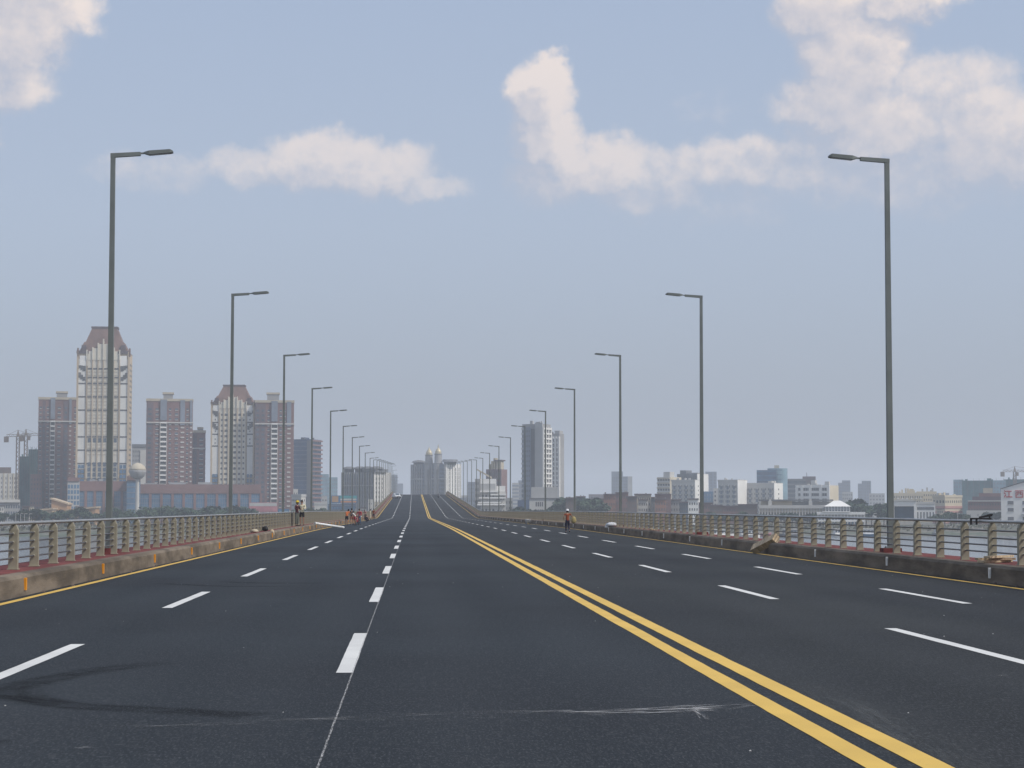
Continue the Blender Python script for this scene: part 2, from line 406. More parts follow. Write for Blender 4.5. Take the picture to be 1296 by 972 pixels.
ribbon('scrape_mark', [gp(870,892), gp(885,903), gp(893,912)], .10, M['scrape'], .007, ends=.4)
ribbon('scrape_mark', [gp(60,922), gp(200,919), gp(330,914), gp(560,904), gp(700,900)], .30, M['scrape2'], .005, ends=.25)
ribbon('scrape_mark', [gp(300,911), gp(500,911), gp(650,909)], .12, M['scrape2'], .0065, ends=.2)
ribbon('scrape_mark', [gp(95,948), gp(116,946)], .1, M['scrape'], .006, ends=.2)
ribbon('scrape_mark', [gp(1262,856), gp(1276,855)], .1, M['scrape'], .006, ends=.2)
ribbon('scrape_mark', [gp(988,712), gp(997,712)], .25, M['scrape'], .006, ends=.1)
ribbon('tyre_mark', [gp(215,838), gp(149,845), gp(70,858), gp(20,873), gp(40,885), gp(100,894), gp(208,899), gp(300,905), gp(330,907)], .62, M['tyre_dark'], .003, ends=.12)
ribbon('tyre_mark', [gp(-40,882), gp(20,884), gp(87,893)], .40, M['tyre_dark'], .0032, ends=.3)
ribbon('tyre_mark', [gp(194,738), gp(280,742), gp(370,742)], .55, M['tyre_dark'], .003, ends=.2)
ribbon('tyre_mark', [gp(275,736), gp(330,738), gp(425,738)], .55, M['tyre_dark'], .0032, ends=.2)
ribbon('tyre_mark', [gp(-30,937), gp(18,940)], .25, M['tyre_dark'], .003, ends=.4)
ribbon('dust_streak', [gp(1010,862), gp(1090,900), gp(1190,955), gp(1290,1010)], .5, M['pale'], .003, ends=.2)
# little chips of stone lying about
q = MB()
for i in range(60):
    y = rnd.uniform(13, 60); x = rnd.uniform(-6.8, 12.3); r = rnd.uniform(.004,.010)
    q.frust((x-r,x+r,y-r,y+r), zr(y)+.001, (x-r*.4,x+r*.5,y-r*.5,y+r*.4), zr(y)+r)
q.build('grit', M['grey_l'], kind='stuff')
# debris along the kerbs
q = MB()
for i in range(500):
    y = rnd.uniform(38, 330); s_ = rnd.random() < .5; x = (XL+rnd.uniform(.01,.2)) if s_ else (XR-rnd.uniform(.01,.2)); r = rnd.uniform(.01,.035)
    q.frust((x-r,x+r,y-r,y+r), zr(y)+.001, (x-r*.4,x+r*.5,y-r*.5,y+r*.4), zr(y)+r)
q.build('kerb_debris', M['brick_dk'], kind='stuff')

# ------------------------------------------------------------------ railings
def railing(X, y0, step, label):
    root = empty('bridge_railing', (X, 0, 0)); tag(root, label, 'railing')
    sgn = 1 if X > 0 else -1
    pm = MB(); pm.frust((-.092,.092,-.06,.06), 0, (-.088,.088,-.058,.058), .80); pm.frust((-.088,.088,-.058,.058), .80, (-.045,.045,-.04,.04), .90)
    pm.box(-.11,.11,-.10,.10,0,.018)
    pme = pm.mesh('post', M['post'])
    cme = MB().tube((0,-.085,0), (0,.085,0), .026, n=8).mesh('collar', M['collar'])
    ys = []; y = y0
    while y < 1270: ys.append(y); y += step
    far = MB(); near = 140
    for i, y in enumerate(ys):
        if i < near:
            rx = (rnd.uniform(-.01,.01), rnd.uniform(-.012,.012), rnd.uniform(-.05,.05))
            p_ = inst('post', pme, root, (0, y, zr(y)+.40), rx); 
            for h in (.23,.39,.55,.72):
                if i < 37: inst('collar', cme, p_, (0,0,h))
        else:
            z = zr(y)+.40; far.box(-.08,.08,y-.055,y+.055,z,z+.88)
    far.build('far_posts', M['post'], root, kind='stuff')
    def bar(off, h, r, nm, m, flat=False):
        ys2 = [y0-3] + [y for y in YS if y0-3 < y < 1268] + [1268]; q = MB()
        n = 6; vs = []; fs = []
        for y in ys2:
            for k in range(n):
                t = 2*pi*(k+.5)/n; vs.append((off+cos(t)*r*(1.5 if flat else 1), y, zr(y)+h+sin(t)*r))
        for i in range(len(ys2)-1):
            for k in range(n): fs.append((i*n+k, i*n+(k+1)%n, (i+1)*n+(k+1)%n, (i+1)*n+k))
        q.add(vs, fs); return q.build(nm, m, root, smooth=True)
    for h in (.23,.39,.55,.72): bar(0, .40+h, .019, 'rail', M['rail'])
    bar(0, 1.325, .035, 'top_rail', M['rail_top'], True)
    return root
railing(-8.03, 27.0, 2.22, 'tan post railing with five steel rails along the left edge of the bridge')
railing(13.13, 35.5, 2.224, 'tan post railing with five steel rails along the right edge of the bridge')

# ------------------------------------------------------------------ street lamps
def taper_box(mb, a0, a1, z0, b0, z1): mb.frust((-a0,a0,-a1,a1), z0, (-b0,b0,-b0,b0), z1)
pole_m = MB(); taper_box(pole_m, .083, .083, .12, .062, 11.0); pole_me = pole_m.mesh('pole', M['lamp'])
bm_ = MB(); bm_.box(-.26,.26,-.24,.24,0,.11); base_me = bm_.mesh('plinth', M['red_path'])
fl_ = MB(); fl_.box(-.15,.15,-.15,.15,.11,.13); flange_me = fl_.mesh('flange', M['lamp'])
bt_ = MB()
for x in (-.12,.12):
    for y in (-.12,.12): bt_.tube((x,y,.11),(x,y,.17),.018,n=6)
bolt_me = bt_.mesh('bolts', M['chrome'])
# arm (square tube) from the pole's top, thin neck, then a wedge-shaped head; built towards +x, tilted up
def tilt(mb, x0, x1, zc0, zc1, h0, h1, w0, w1):
    mb.add([(x0,-w0,zc0-h0),(x1,-w1,zc1-h1),(x1,w1,zc1-h1),(x0,w0,zc0-h0),(x0,-w0,zc0+h0),(x1,-w1,zc1+h1),(x1,w1,zc1+h1),(x0,w0,zc0+h0)],
           [(0,3,2,1),(4,5,6,7),(0,1,5,4),(1,2,6,5),(2,3,7,6),(3,0,4,7)])
am = MB(); tilt(am, -.066, .76, 11.045, 11.10, .058, .052, .066, .06); arm_me = am.mesh('arm', M['lamp'])
nk = MB(); tilt(nk, .76, .90, 11.115, 11.125, .022, .022, .03, .03); neck_me = nk.mesh('neck', M['lamp'])
hd = MB(); tilt(hd, .86, 1.0, 11.125, 11.125, .02, .056, .07, .12); tilt(hd, 1.0, 1.58, 11.125, 11.175, .056, .050, .12, .13); tilt(hd, 1.58, 1.66, 11.175, 11.165, .05, .022, .13, .11)
head_me = hd.mesh('lamp_head', M['lamp'])
gl = MB(); tilt(gl, 1.04, 1.58, 11.071, 11.124, .006, .006, .09, .09); glass_me = gl.mesh('lens', M['lamp_glass'])
ordw = ['first','second','third','fourth','fifth','sixth','seventh','eighth','ninth','tenth','eleventh','twelfth']
for side, X, y0 in (('left', -8.38, 55.1), ('right', 13.36, 54.9)):
    for i in range(25):
        y = y0+i*36.3 + (rnd.uniform(-.5,.5) if i > 1 else 0)
        if y > 930: break
        r_ = empty('street_lamp', (X, y, zr(y)+.40), 0 if side == 'left' else pi)
        r_.rotation_euler = (rnd.uniform(-.003,.003), rnd.uniform(-.003,.003), (0 if side == 'left' else pi)+rnd.uniform(-.02,.02))
        if i == 0: lb = 'tall grey street lamp standing nearest the camera behind the %s railing' % side
        elif i < 12: lb = '%s nearest tall grey street lamp along the %s railing' % (ordw[i], side)
        else: lb = 'distant grey street lamp far up the %s side of the bridge slope' % side
        tag(r_, lb, 'street lamp', ('street lamps along the %s railing' % side) if i < 12 else ('far street lamps bunched together on the %s' % side))
        inst('pole', pole_me, r_); inst('plinth', base_me, r_); inst('flange', flange_me, r_); inst('bolts', bolt_me, r_)['kind'] = 'stuff'; inst('arm', arm_me, r_); inst('neck', neck_me, r_)
        h_ = inst('lamp_head', head_me, r_); inst('lens', glass_me, h_)

# ------------------------------------------------------------------ river, banks, far land
GZ = -8.3
q = MB(); q.add([(-6000,-300,-12),(6000,-300,-12),(6000,960,-12),(-6000,960,-12)], [(0,1,2,3)])
o = q.build('river_water', M['water']); tag(o, kind='structure')
def shore(x): return 935+18*sin(x*.011)+9*sin(x*.037+1)+ (0 if x < 0 else -20*math.exp(-((x-230)/90)**2))
xs = [-6000,-3000,-1500]+list(range(-900,901,12))+[1500,3000,6000]; vs = []; fs = []
rows = [(-14,0),(-11.6,14),(-10.9,30),(-9.6,52),(GZ,78)]
for x in xs:
    s0 = shore(x)
    for z, dy in rows: vs.append((x, s0+dy+rnd.uniform(-2,2), z+rnd.uniform(-.2,.2)*(z > -12)))
    vs.append((x, 1500, GZ)); vs.append((x, 9000, GZ))
nr = len(rows)+2
for i in range(len(xs)-1):
    for k in range(nr-1): fs.append((i*nr+k, (i+1)*nr+k, (i+1)*nr+k+1, i*nr+k+1))
q = MB(); q.add(vs, fs); o = q.build('ground', M['land']); tag(o, kind='structure')

# ------------------------------------------------------------------ buildings
class Bld:
    """a building seen between photo columns px0..px1 at distance D; th turns it to show a side (pc = the corner column)."""
    def __init__(s, name, label, px0, px1, ytop, Dd, m, pc=None, th=8, depth=None, ybase=None, side='r', cat='building', group=None, part='wall', kind=None, turn=None):
        s.D = Dd; k = Dd/F
        A = at(px0, VY, Dd); Bp = at(px1, VY, Dd); az = math.atan2((A.x+Bp.x)/2, Dd)
        s.z0 = GZ if ybase is None else at(px0, ybase, Dd).z
        s.H = at((px0+px1)/2, ytop, Dd).z-s.z0
        if pc is None:
            s.W = (Bp.x-A.x)/cos(az); rz = -az; org = A; s.d = depth or s.W*.7
        else:
            t = R(th)
            if side == 'r':
                s.W = (at(pc,VY,Dd).x-A.x)/cos(t); s.d = (Bp.x-at(pc,VY,Dd).x)/sin(t); rz = -az-t; org = A
            else:
                C_ = at(pc,VY,Dd); s.W = (Bp.x-C_.x)/cos(t); s.d = (C_.x-A.x)/sin(t); rz = -az+t; org = C_
        if turn is not None: rz = turn
        s.o = empty(name, (org.x, Dd, s.z0), rz); tag(s.o, label, cat, group, kind); s.k = k
        if m: MB().box(0, s.W, 0, s.d, 0, s.H).build(part, M[m], s.o)
        s.parts = {}
    def mb(s, name, m):
        key = (name, m)
        if key not in s.parts: s.parts[key] = MB()
        return s.parts[key]
    def y2h(s, py): return at(VX, py, s.D).z-s.z0           # photo row -> height on this building
    def face(s, f):
        if f == 'f': return lambda u0,u1,o0,o1,z0,z1: (u0,u1,-o1,-o0,z0,z1)
        if f == 'r': return lambda u0,u1,o0,o1,z0,z1: (s.W+o0,s.W+o1,u0,u1,z0,z1)
        return lambda u0,u1,o0,o1,z0,z1: (-o1,-o0,u0,u1,z0,z1)
    def span(s, f): return s.W if f == 'f' else s.d
    def panel(s, name, m, f, u0, u1, z0, z1, out, o0=-.05):  # fractions of the face's width; heights in metres
        L = s.span(f); s.mb(name, m).box(*s.face(f)(u0*L, u1*L, o0, out, z0, z1)); return s
    def grid(s, name, m, f, u0, u1, z0, z1, nx, st, fw=.55, fh=.5, out=.06, o0=-.05, miss=0.):
        L = s.span(f); n = max(1, round((z1-z0)/st)); st = (z1-z0)/n; b = s.mb(name, m); fc = s.face(f); cw = (u1-u0)*L/nx
        for i in range(nx):
            for j in range(n):
                if miss and rnd.random() < miss: continue
                a = u0*L+cw*(i+.5-fw/2); z = z0+st*(j+.5-fh/2); b.box(*fc(a, a+cw*fw, o0, out, z, z+st*fh))
        return s
    def bands(s, name, m, f, u0, u1, z0, z1, st, h=.4, out=.35):
        L = s.span(f); n = max(1, round((z1-z0)/st)); st = (z1-z0)/n; b = s.mb(name, m); fc = s.face(f)
        for j in range(n+1): b.box(*fc(u0*L, u1*L, -.05, out, z0+st*j-h/2, z0+st*j+h/2))
        return s
    def piers(s, name, m, f, us, z0, z1, w=.8, out=.6):
        L = s.span(f); b = s.mb(name, m); fc = s.face(f)
        for u in us: b.box(*fc(u*L-w/2, u*L+w/2, -.05, out, z0, z1))
        return s
    def boxf(s, name, m, x0, x1, y0, y1, z0, z1):            # free box, fractions in plan, metres in height
        s.mb(name, m).box(x0*s.W, x1*s.W, y0*s.d, y1*s.d, z0, z1); return s
    def parapet(s, m='grey_l', h=1.1, o=.25):
        b = s.mb('parapet', m); W, d, H = s.W, s.d, s.H
        b.box(-o,W+o,-o,.3,H-.3,H+h); b.box(-o,W+o,d-.3,d+o,H-.3,H+h); b.box(-o,.3,.31,d-.31,H-.3,H+h); b.box(W-.3,W+o,.31,d-.31,H-.3,H+h); return s
    def clutter(s, n=4, m='grey_l', hmax=3.0):
        b = s.mb('roof_plant', m)
        for i in range(n):
            w = rnd.uniform(.04,.14)*s.W; x = rnd.uniform(.03*s.W,.97*s.W-w); y = rnd.uniform(.1,.7)*s.d; b.box(x,x+w,y,y+min(w,s.d*.25),s.H-.02,s.H+rnd.uniform(.3,1)*hmax)
        return s
    def done(s):
        for (nm, m), b in s.parts.items():
            if b.f and len(b.isl) <= 14:                     # few enough to pick apart: one object each
                for (v0, nv, f0, nf) in b.isl:
                    x = MB(); x.v = b.v[v0:v0+nv]; x.f = [tuple(i-v0 for i in f) for f in b.f[f0:f0+nf]]; x.build(nm, M[m], s.o)
            elif b.f: b.build(nm, M[m], s.o)['kind'] = 'stuff'
        return s
BR = Bld
# --- the two cream landmark towers
def landmark(label, px0, px1, ycrown, yeave, D_, tall, ybottom):
    b = Bld('tower_block', label, px0, px1-2, yeave, D_, 'tan', pc=px1-6, th=6); H = b.H; W = b.W; d = b.d
    zb = b.y2h(ybottom)
    # white panels between piers
    edges = [.03,.17,.205,.29,.305,.39,.41,.49,.51,.59,.61,.695,.71,.795,.83,.97]
    for i in range(0, 16, 2):
        wide = i in (0, 14)
        if i in (0,14): b.panel('panel', 'panel', 'f', edges[i], edges[i+1], zb+ (8 if not tall else 6), H*.965, .35)
        else: b.panel('panel', 'cream', 'f', edges[i], edges[i+1], zb, H*.965, .3)
    ce = [edges[i] for i in (1,3,5,7,9,11,13)]; pu = [(edges[i]+edges[i+1])/2 for i in (1,3,5,7,9,11,13)]
    b.piers('pier', 'tan', 'f', pu, zb, H*.985, w=W*.014, out=.9)
    b.piers('pier', 'tan', 'f', [.015,.985], 0, H*1.01, w=W*.035, out=.9)
    st = (at(0,498,D_).z-at(0,514.9,D_).z) if tall else (at(0,550,D_).z-at(0,565,D_).z)
    if tall:
        z = b.y2h(588)
        while z < H*.86:
            for i in range(0, 16, 2): b.panel('recess_band', 'slot', 'f', edges[i]+.004, edges[i+1]-.004, z, z+.9, .45)
            z += st
        for z in (b.y2h(480), b.y2h(469)):
            for i in range(2, 14, 2): b.panel('recess_band', 'slot', 'f', edges[i]+.006, edges[i+1]-.006, z, z+1.0, .45)
        n = int((H*.93-zb)/(st/4))
        b.grid('window', 'beige', 'f', .205,.795, zb+14, H*.9, 6, st/4, .62, .16, .48)
        b.grid('window', 'glass', 'f', .205,.795, b.y2h(560.5), b.y2h(555), 6, 4.2, .55, .95, .5)
    else:
        b.grid('window', 'slot', 'f', .295,.40, zb, H*.93, 1, 3.35, .62, .42, .36); b.grid('window', 'slot', 'f', .21,.285, zb, H*.93, 1, 3.35, .5, .36, .36)
        b.grid('window', 'slot', 'f', .50,.60, zb, H*.93, 1, 3.35, .62, .42, .36); b.grid('window', 'slot', 'f', .615,.70, zb, H*.93, 1, 3.35, .62, .42, .36)
        b.grid('window', 'slot', 'f', .405,.49, zb, H*.93, 1, 3.35, .3, .36, .36); b.grid('window', 'slot', 'f', .715,.79, zb, H*.93, 1, 3.35, .5, .36, .36)
        z = zb+26
        while z < H*.86:
            for i in (0,14): b.panel('recess_band', 'slot', 'f', edges[i]+.004, edges[i+1]-.004, z, z+.8, .45)
            b.grid('window', 'grey_d', 'f', .09,.115, z+1, z+st*.8, 1, 3.3, .9, .4, .42); b.grid('window', 'grey_d', 'f', .885,.91, z+1, z+st*.8, 1, 3.3, .9, .4, .42); z += st
    # corner loggias near the top: dark, stepped
    for yy, w_ in (((466.5,.13),(478.5,.12)) if tall else ((523,.10),(540,.10))):
        z = b.y2h(yy)
        for i, u in enumerate((.03,.07,.11)):
            hgt = 1.4+(i if yy < 470 or (not tall and yy < 530) else 2-i*.6)*.7
            b.panel('loggia', 'slot', 'f', u, u+.05, z-i*.9-.4, z-i*.9+hgt, .6); b.panel('loggia', 'slot', 'f', 1-u-.05, 1-u, z-i*.9-.4, z-i*.9+hgt, .6)
    # glazed foot
    b.grid('foot_glazing', 'glass_b', 'f', .04,.165, zb-6, zb+9, 2, 3.2, .85, .7, .5)
    b.grid('foot_glazing', 'glass', 'f', .205,.795, 0, zb+(10 if tall else 0)+.5, 6, 3.2, .55, .8, .5); b.grid('foot_glazing', 'glass_b', 'f', .83,.96, 0, zb+9, 2, 3.2, .8, .7, .5)
    b.grid('window', 'slot', 'r', .1,.9, zb, H*.95, 5, 3.4, .5,.4,.06)
    # stepped crown gable with finials
    for i, (u0, u1, hh) in enumerate(((.205,.30,.012),(.30,.40,.03),(.40,.60,.055),(.60,.70,.03),(.70,.795,.012))):
        b.panel('gable', 'cream', 'f', u0, u1, H*.96, H*(1+hh), .5, -2.5)
    for u, hh in zip(pu, (.02,.035,.06,.085,.06,.035,.02)): b.panel('finial', 'cream', 'f', u-.011, u+.011, H*.96, H*(1+hh), 1.1, -1)
    for u in (.0,.985): b.panel('finial', 'roof_b', 'f', u, u+.03, H*.98, H*1.03, .9, -1.2)
    b.panel('panel', 'wht', 'f', .05,.20, H*.925, H*.985, .6); b.panel('panel', 'wht', 'f', .80,.95, H*.925, H*.985, .6)
    # mansard roof in two slopes with a dark ridge slab and shoulder dormers
    zc = b.y2h(ycrown); r = MB(); h = zc-H
    r.frust((-.2,W+.2,-.2,d+.2), H-.01, (W*.05,W*.95,d*.05,d*.95), H+h*.12)
    r.frust((W*.05,W*.95,d*.05,d*.95), H+h*.12, (W*.125,W*.875,d*.12,d*.88), H+h*.42)
    r.frust((W*.15,W*.85,d*.15,d*.85), H+h*.42, (W*.26,W*.74,d*.26,d*.74), H+h*.93); rf = r.build('roof', M['roof_b'], b.o)
    MB().box(W*.245,W*.755,d*.245,d*.755,H+h*.93,H+h).build('ridge_slab', M['roof_d'], rf)
    e = MB()
    e.box(-.35,W*.22,-.8,.6,H-.2,H+h*.085); e.box(W*.78,W+.35,-.8,.6,H-.2,H+h*.085); e.box(W*.08,W*.17,.3,2.5,H,H+h*.30); e.box(W*.83,W*.92,.3,2.5,H,H+h*.30); e.build('eave', M['roof_d'], rf)
    b.done(); return b
landmark('tallest cream tower with a brown mansard crown at far left', 95, 167, 414, 447, 1250, True, 606)
landmark('shorter cream tower with brown mansard crown between two brick towers', 266, 327, 487, 511, 1270, False, 617)
# --- brick apartment towers
def brick_tower(label, px0, px1, ytop, D_, boxpx, ybox, cols, pc=None, th=14, side='l', ytb=None, dark=None):
    b = Bld('apartment_tower', label, px0, px1, ytop, D_, 'brick_m', pc=pc, th=th, side=side); H = b.H; W = b.W
    k = D_/F
    for kind, u0, u1 in cols:
        if kind == 'balc':
            b.panel('balcony_shaft', 'slot', 'f', u0, u1, 2, H*.82, .1)
            b.bands('balcony', 'wht', 'f', u0, u1, 6, H*.82, 3.1, .95, .9); b.panel('glass_top', 'grey_b', 'f', u0, u1, H*.84, H*1.01, 1.0); b.piers('pier', 'offw', 'f', (u0,u1), 4, H*.82, .35, .95)
        elif kind == 'recess': b.panel('recess', 'brick_m2', 'f', u0, u1, 0, H*.985, .12); b.grid('window', 'glass', 'f', u0, u1, 3, H*.95, max(1, round((u1-u0)*8)), 3.1, .5, .45, .2)
        elif kind == 'win': b.grid('window', 'glass', 'f', u0, u1, 3, H*.95, max(1, round((u1-u0)*W/3.4)), 3.1, .5, .42, .06); b.grid('sill', 'offw', 'f', u0, u1, 2.3, H*.95-.7, max(1, round((u1-u0)*W/3.4)), 3.1, .5, .12, .3)
        elif kind == 'strip': b.panel('strip', 'grey_b', 'f', u0, u1, H*.8, H*1.005, .5); b.grid('window', 'offw', 'f', u0, u1, 3, H*.8, 1, 3.1, .8, .3, .3)
    b.panel('string_course', 'offw', 'f', 0, 1, H*.815, H*.815+.8, .7); b.panel('string_course', 'offw', 'r', 0, 1, H*.815, H*.815+.8, .3); b.panel('string_course', 'offw', 'l', 0, 1, H*.815, H*.815+.8, .3)
    for f in 'lr': b.grid('window', 'glass', f, .05,.95, 3, H*.95, 4, 3.1, .45, .4, .05); b.grid('sill', 'offw', f, .05,.95, 2.4, H*.95-.6, 4, 3.1, .3, .12, .2)
    b.parapet('beige', 1.3, .3)
    x0 = (boxpx[0]-px0)/(px1-px0); x1 = (boxpx[1]-px0)/(px1-px0); zt = b.y2h(ybox)
    b.boxf('lift_housing', 'grey', x0, x1, .1, .6, H-.01, zt-1.2); b.boxf('housing_cap', 'beige', x0-.02, x1+.02, .08, .62, zt-1.2, zt)
    b.done(); return b
brick_tower('brick apartment tower at far left partly behind the tallest tower', 47, 98, 505, 1290, (69,82), 496, [('win',0,.10),('recess',.10,.17),('win',.17,.28),('balc',.29,.40),('win',.42,.58),('recess',.60,.72),('strip',.74,.80),('win',.82,.99)])
brick_tower('brick apartment tower with stepped wing between the cream towers', 184, 242, 507, 1270, (205,217), 497, [('recess',0,.15),('win',.16,.30),('balc',.30,.44),('win',.46,.56),('win',.58,.72),('strip',.73,.83),('win',.84,.93),('strip',.94,.99)])
brick_tower('short brick wing block attached right of the middle brick tower', 241, 259, 547, 1276, (249,256), 541, [('recess',0,.4),('win',.45,.98)])
brick_tower('brick apartment tower right of the shorter cream tower', 322, 371, 509, 1262, (337,352), 497, [('recess',0,.27),('win',.29,.40),('balc',.42,.58),('win',.60,.72),('win',.74,.80),('strip',.82,.93)])
# --- podiums and low blocks on the left bank
def podium(label, px0, px1, ytop, D_, nb):
    b = Bld('podium_building', label, px0, px1, ytop, D_, 'grey_b', depth=30); H = b.H
    b.panel('cornice', 'brick_m', 'f', 0, 1, H*.80, H+1.0, .8); b.panel('glazing', 'glass_b', 'f', .003, .997, H*.42, H*.79, .25)
    b.piers('pier', 'brick_m', 'f', [i/nb for i in range(nb+1)], 0, H*.8, 1.6, .7)
    b.grid('mullion', 'grey_b', 'f', 0, 1, H*.42, H*.79, nb*5, 3.0, .12, 1.0, .35); b.bands('mullion', 'grey_b', 'f', 0, 1, H*.42, H*.79, 2.6, .25, .35)
    b.grid('shopfront', 'slot', 'f', 0, 1, .3, H*.36, nb*3, 4.5, .8, .75, .3); b.clutter(7, 'grey', 2.5); b.done(); return b
podium('long glass podium under the brick tower and shorter cream tower', 176, 329, 615, 1225, 11)
podium('glass podium at the foot of the tallest cream tower', 97, 164, 611, 1215, 6)
b = Bld('annex_building', 'pale panelled annex left of the glass podium', 85, 100, 606, 1210, 'grey_l', depth=20)
b.grid('window', 'glass_b', 'f', 0,1, 1, b.H-3, 4, 3.4, .7,.7,.1).panel('cornice', 'brick_m', 'f', 0,1, b.H-1.5, b.H+.8, .6).done()
b = Bld('annex_building', 'blue glass bay with red brown cap beside ball tower', 160, 177, 605, 1208, 'glass_b', depth=16)
b.bands('floor_band', 'grey_b', 'f', 0,1, 2, b.H-2, 3.4, .4, .2).panel('cornice', 'roof_b', 'f', 0,1, b.H-1.5, b.H+1.2, .8).done()
b = Bld('far_building', 'pale grey slab behind the ball tower', 166, 184, 563, 1420, 'grey', depth=18)
b.panel('end_wall', 'offw', 'f', .58, 1, 0, b.H*.93, .6).grid('window', 'grey_d', 'f', .05,.55, 3, b.H-3, 4, 3.2, .5,.45,.08).panel('cornice','grey_d','f',0,1,b.H-1.5,b.H+.5,.5).done()
# ball tower
p_ = at(173.5, 650, 1195); t_ = empty('ball_tower', (p_.x, 1195, GZ)); tag(t_, 'slim tower carrying a pale ball in front of the podium', 'tower')
hz = at(0, 596, 1195).z-GZ
MB().lathe((0,0,0), [(2.2,0),(1.3,4),(1.1,hz-6),(1.5,hz-4.6)], 12).build('shaft', M['offw'], t_, True)
MB().lathe((0,0,hz), [(.2,-5.4),(2.4,-4.6),(4.2,-3),(5.1,-.6),(5.2,.4)], 18).build('ball', M['grey'], t_, True)
MB().lathe((0,0,hz), [(5.2,.4),(4.9,1.5),(3.8,3.2),(2.2,4.4),(.2,5)], 18).build('ball_top', M['beige'], t_, True)
# far left pieces
b = Bld('apartment_block', 'pale low apartment block at the left edge of the photo', -14, 21, 599, 1480, 'offw', depth=22)
b.grid('window', 'grey_d', 'f', 0,1, 3, b.H-2, 13, 3.2, .4,.5,.06).piers('pier','beige','f',(.5,.66,.83,.99),2,b.H,.8,.5).panel('roof_block','brick_dk','f',.2,.75,b.H,b.H+4.5,-.5,-12).done()
b = Bld('warehouse', 'grey low warehouse under the pale left block', -12, 24, 633, 1180, 'grey', depth=20); b.panel('roof_slab','offw','f',0,1,b.H-1.3,b.H+.4,1.2).grid('window','glass','f',0,1,1,b.H-2,12,3.5,.6,.5,.06).done()
def net_block(label, px0, px1, ytop, D_):
    b = Bld('building_site', label, px0, px1, ytop, D_, 'net', depth=16, cat='building site')
    b.bands('floor_slab', 'net', 'f', -.02, 1.02, 3, b.H, 3.3, .35, .4).piers('scaffold_pole', 'grey_d', 'f', [i/6 for i in range(7)], 0, b.H+2, .18, .55).clutter(3,'net',2.2).done(); return b
net_block('green netted building shell, lower of two at far left', 24, 36, 578, 1330); net_block('green netted building shell, taller of two at far left', 35, 49, 569, 1340)
b = Bld('apartment_block', 'low brown block at the foot of the far left tower', 38, 52, 600, 1275, 'brick_m', depth=14)
b.grid('window','glass','f',0,1,2,b.H-2,4,3.1,.4,.45,.06).done()
def wedge(label, px0, px1, y0, y1, D_, m):
    A = at(px0, 642, D_); B_ = at(px1, 642, D_); W_ = B_.x-A.x; t = empty('riverside_hall', (A.x, D_, GZ)); tag(t, label, 'hall')
    h0 = at(0,y0,D_).z-GZ; h1 = at(0,y1,D_).z-GZ
    MB().add([(0,0,0),(W_,0,0),(W_,14,0),(0,14,0),(0,0,h0),(W_,0,h1),(W_,14,h1),(0,14,h0)], [(0,3,2,1),(0,1,5,4),(1,2,6,5),(2,3,7,6),(3,0,4,7),(4,5,6,7)]).build('wall', M[m], t)
    MB().add([(-.6,-.8,h0-.35),(W_+.6,-.8,h1-.35),(W_+.6,14.6,h1-.35),(-.6,14.6,h0-.35),(-.6,-.8,h0+.45),(W_+.6,-.8,h1+.45),(W_+.6,14.6,h1+.45),(-.6,14.6,h0+.45)], [(0,3,2,1),(0,1,5,4),(1,2,6,5),(2,3,7,6),(3,0,4,7),(4,5,6,7)]).build('roof', M['tan'], t)
    w = MB(); n = max(2, int(W_/4))
    for i in range(n): w.box(W_*(i+.2)/n, W_*(i+.8)/n, -.08, .1, .6, min(h0,h1)*.55)
    w.build('window', M['glass'], t)
wedge('tan wedge-roofed riverside hall rising to the left, below far left tower', 65, 85, 631, 638, 1120, 'ochre')
wedge('flat tan riverside hall with slanted roof below the tallest tower', 85, 121, 646, 642, 1110, 'ochre')
wedge('small tan hut roof left of the wedge roofed hall', 43, 66, 646, 644, 1105, 'tan')
# hoardings
def hoarding(label, px0, px1, y0, y1, D_, m, rows=(), legs=True, cat='billboard'):
    A = at(px0, y1, D_); W_ = at(px1, y1, D_).x-A.x; h = at(0,y0,D_).z-at(0,y1,D_).z; zb = at(0,y1,D_).z
    t = empty('billboard', (A.x, D_, GZ), rz=-math.atan2(A.x, D_)); tag(t, label, cat)
    MB().box(0, W_, 0, .5, zb-GZ, zb-GZ+h).build('board', M[m], t)
    l = MB(); n = max(2, int(W_/6))
    for i in range(n+1): l.box(W_*i/n-.15, W_*i/n+.15, .55, .9, 0, zb-GZ+h*.95)
    l.build('frame', M['grey_d'], t)
    for (u0,u1,v0,v1,mm) in rows: MB().box(W_*u0, W_*u1, -.06, .02, zb-GZ+h*v0, zb-GZ+h*v1).build('printed_band', M[mm], t)
hoarding('pink riverside hoarding in two rows below the brick towers', 315, 351, 636, 648, 1150, 'pink_b', [(.02,.98,.62,.95,'grey_l'),(.02,.98,.05,.45,'pink_b')])
hoarding('small bright blue hoarding beside the pink one', 352, 366, 644, 651, 1140, 'board_b', [(.1,.9,.35,.6,'glass_c')])
hoarding('teal and orange billboard in front of the blue grey block', 419, 452, 627, 637, 1150, 'board_b', [(.33,.99,.62,.98,'teal'),(.35,.97,.38,.6,'grey_l'),(.03,.28,.15,.92,'ochre'),(.36,.97,.10,.30,'orange')])
b = Bld('low_building', 'blue glazed low building under the teal billboard', 415, 450, 638, 1165, 'blue_d', depth=14); b.bands('floor_band','grey_b','f',0,1,1,b.H-1,2.5,.3,.2).grid('window','glass_b','f',0,1,1,b.H-1,10,2.5,.7,.5,.1).done()
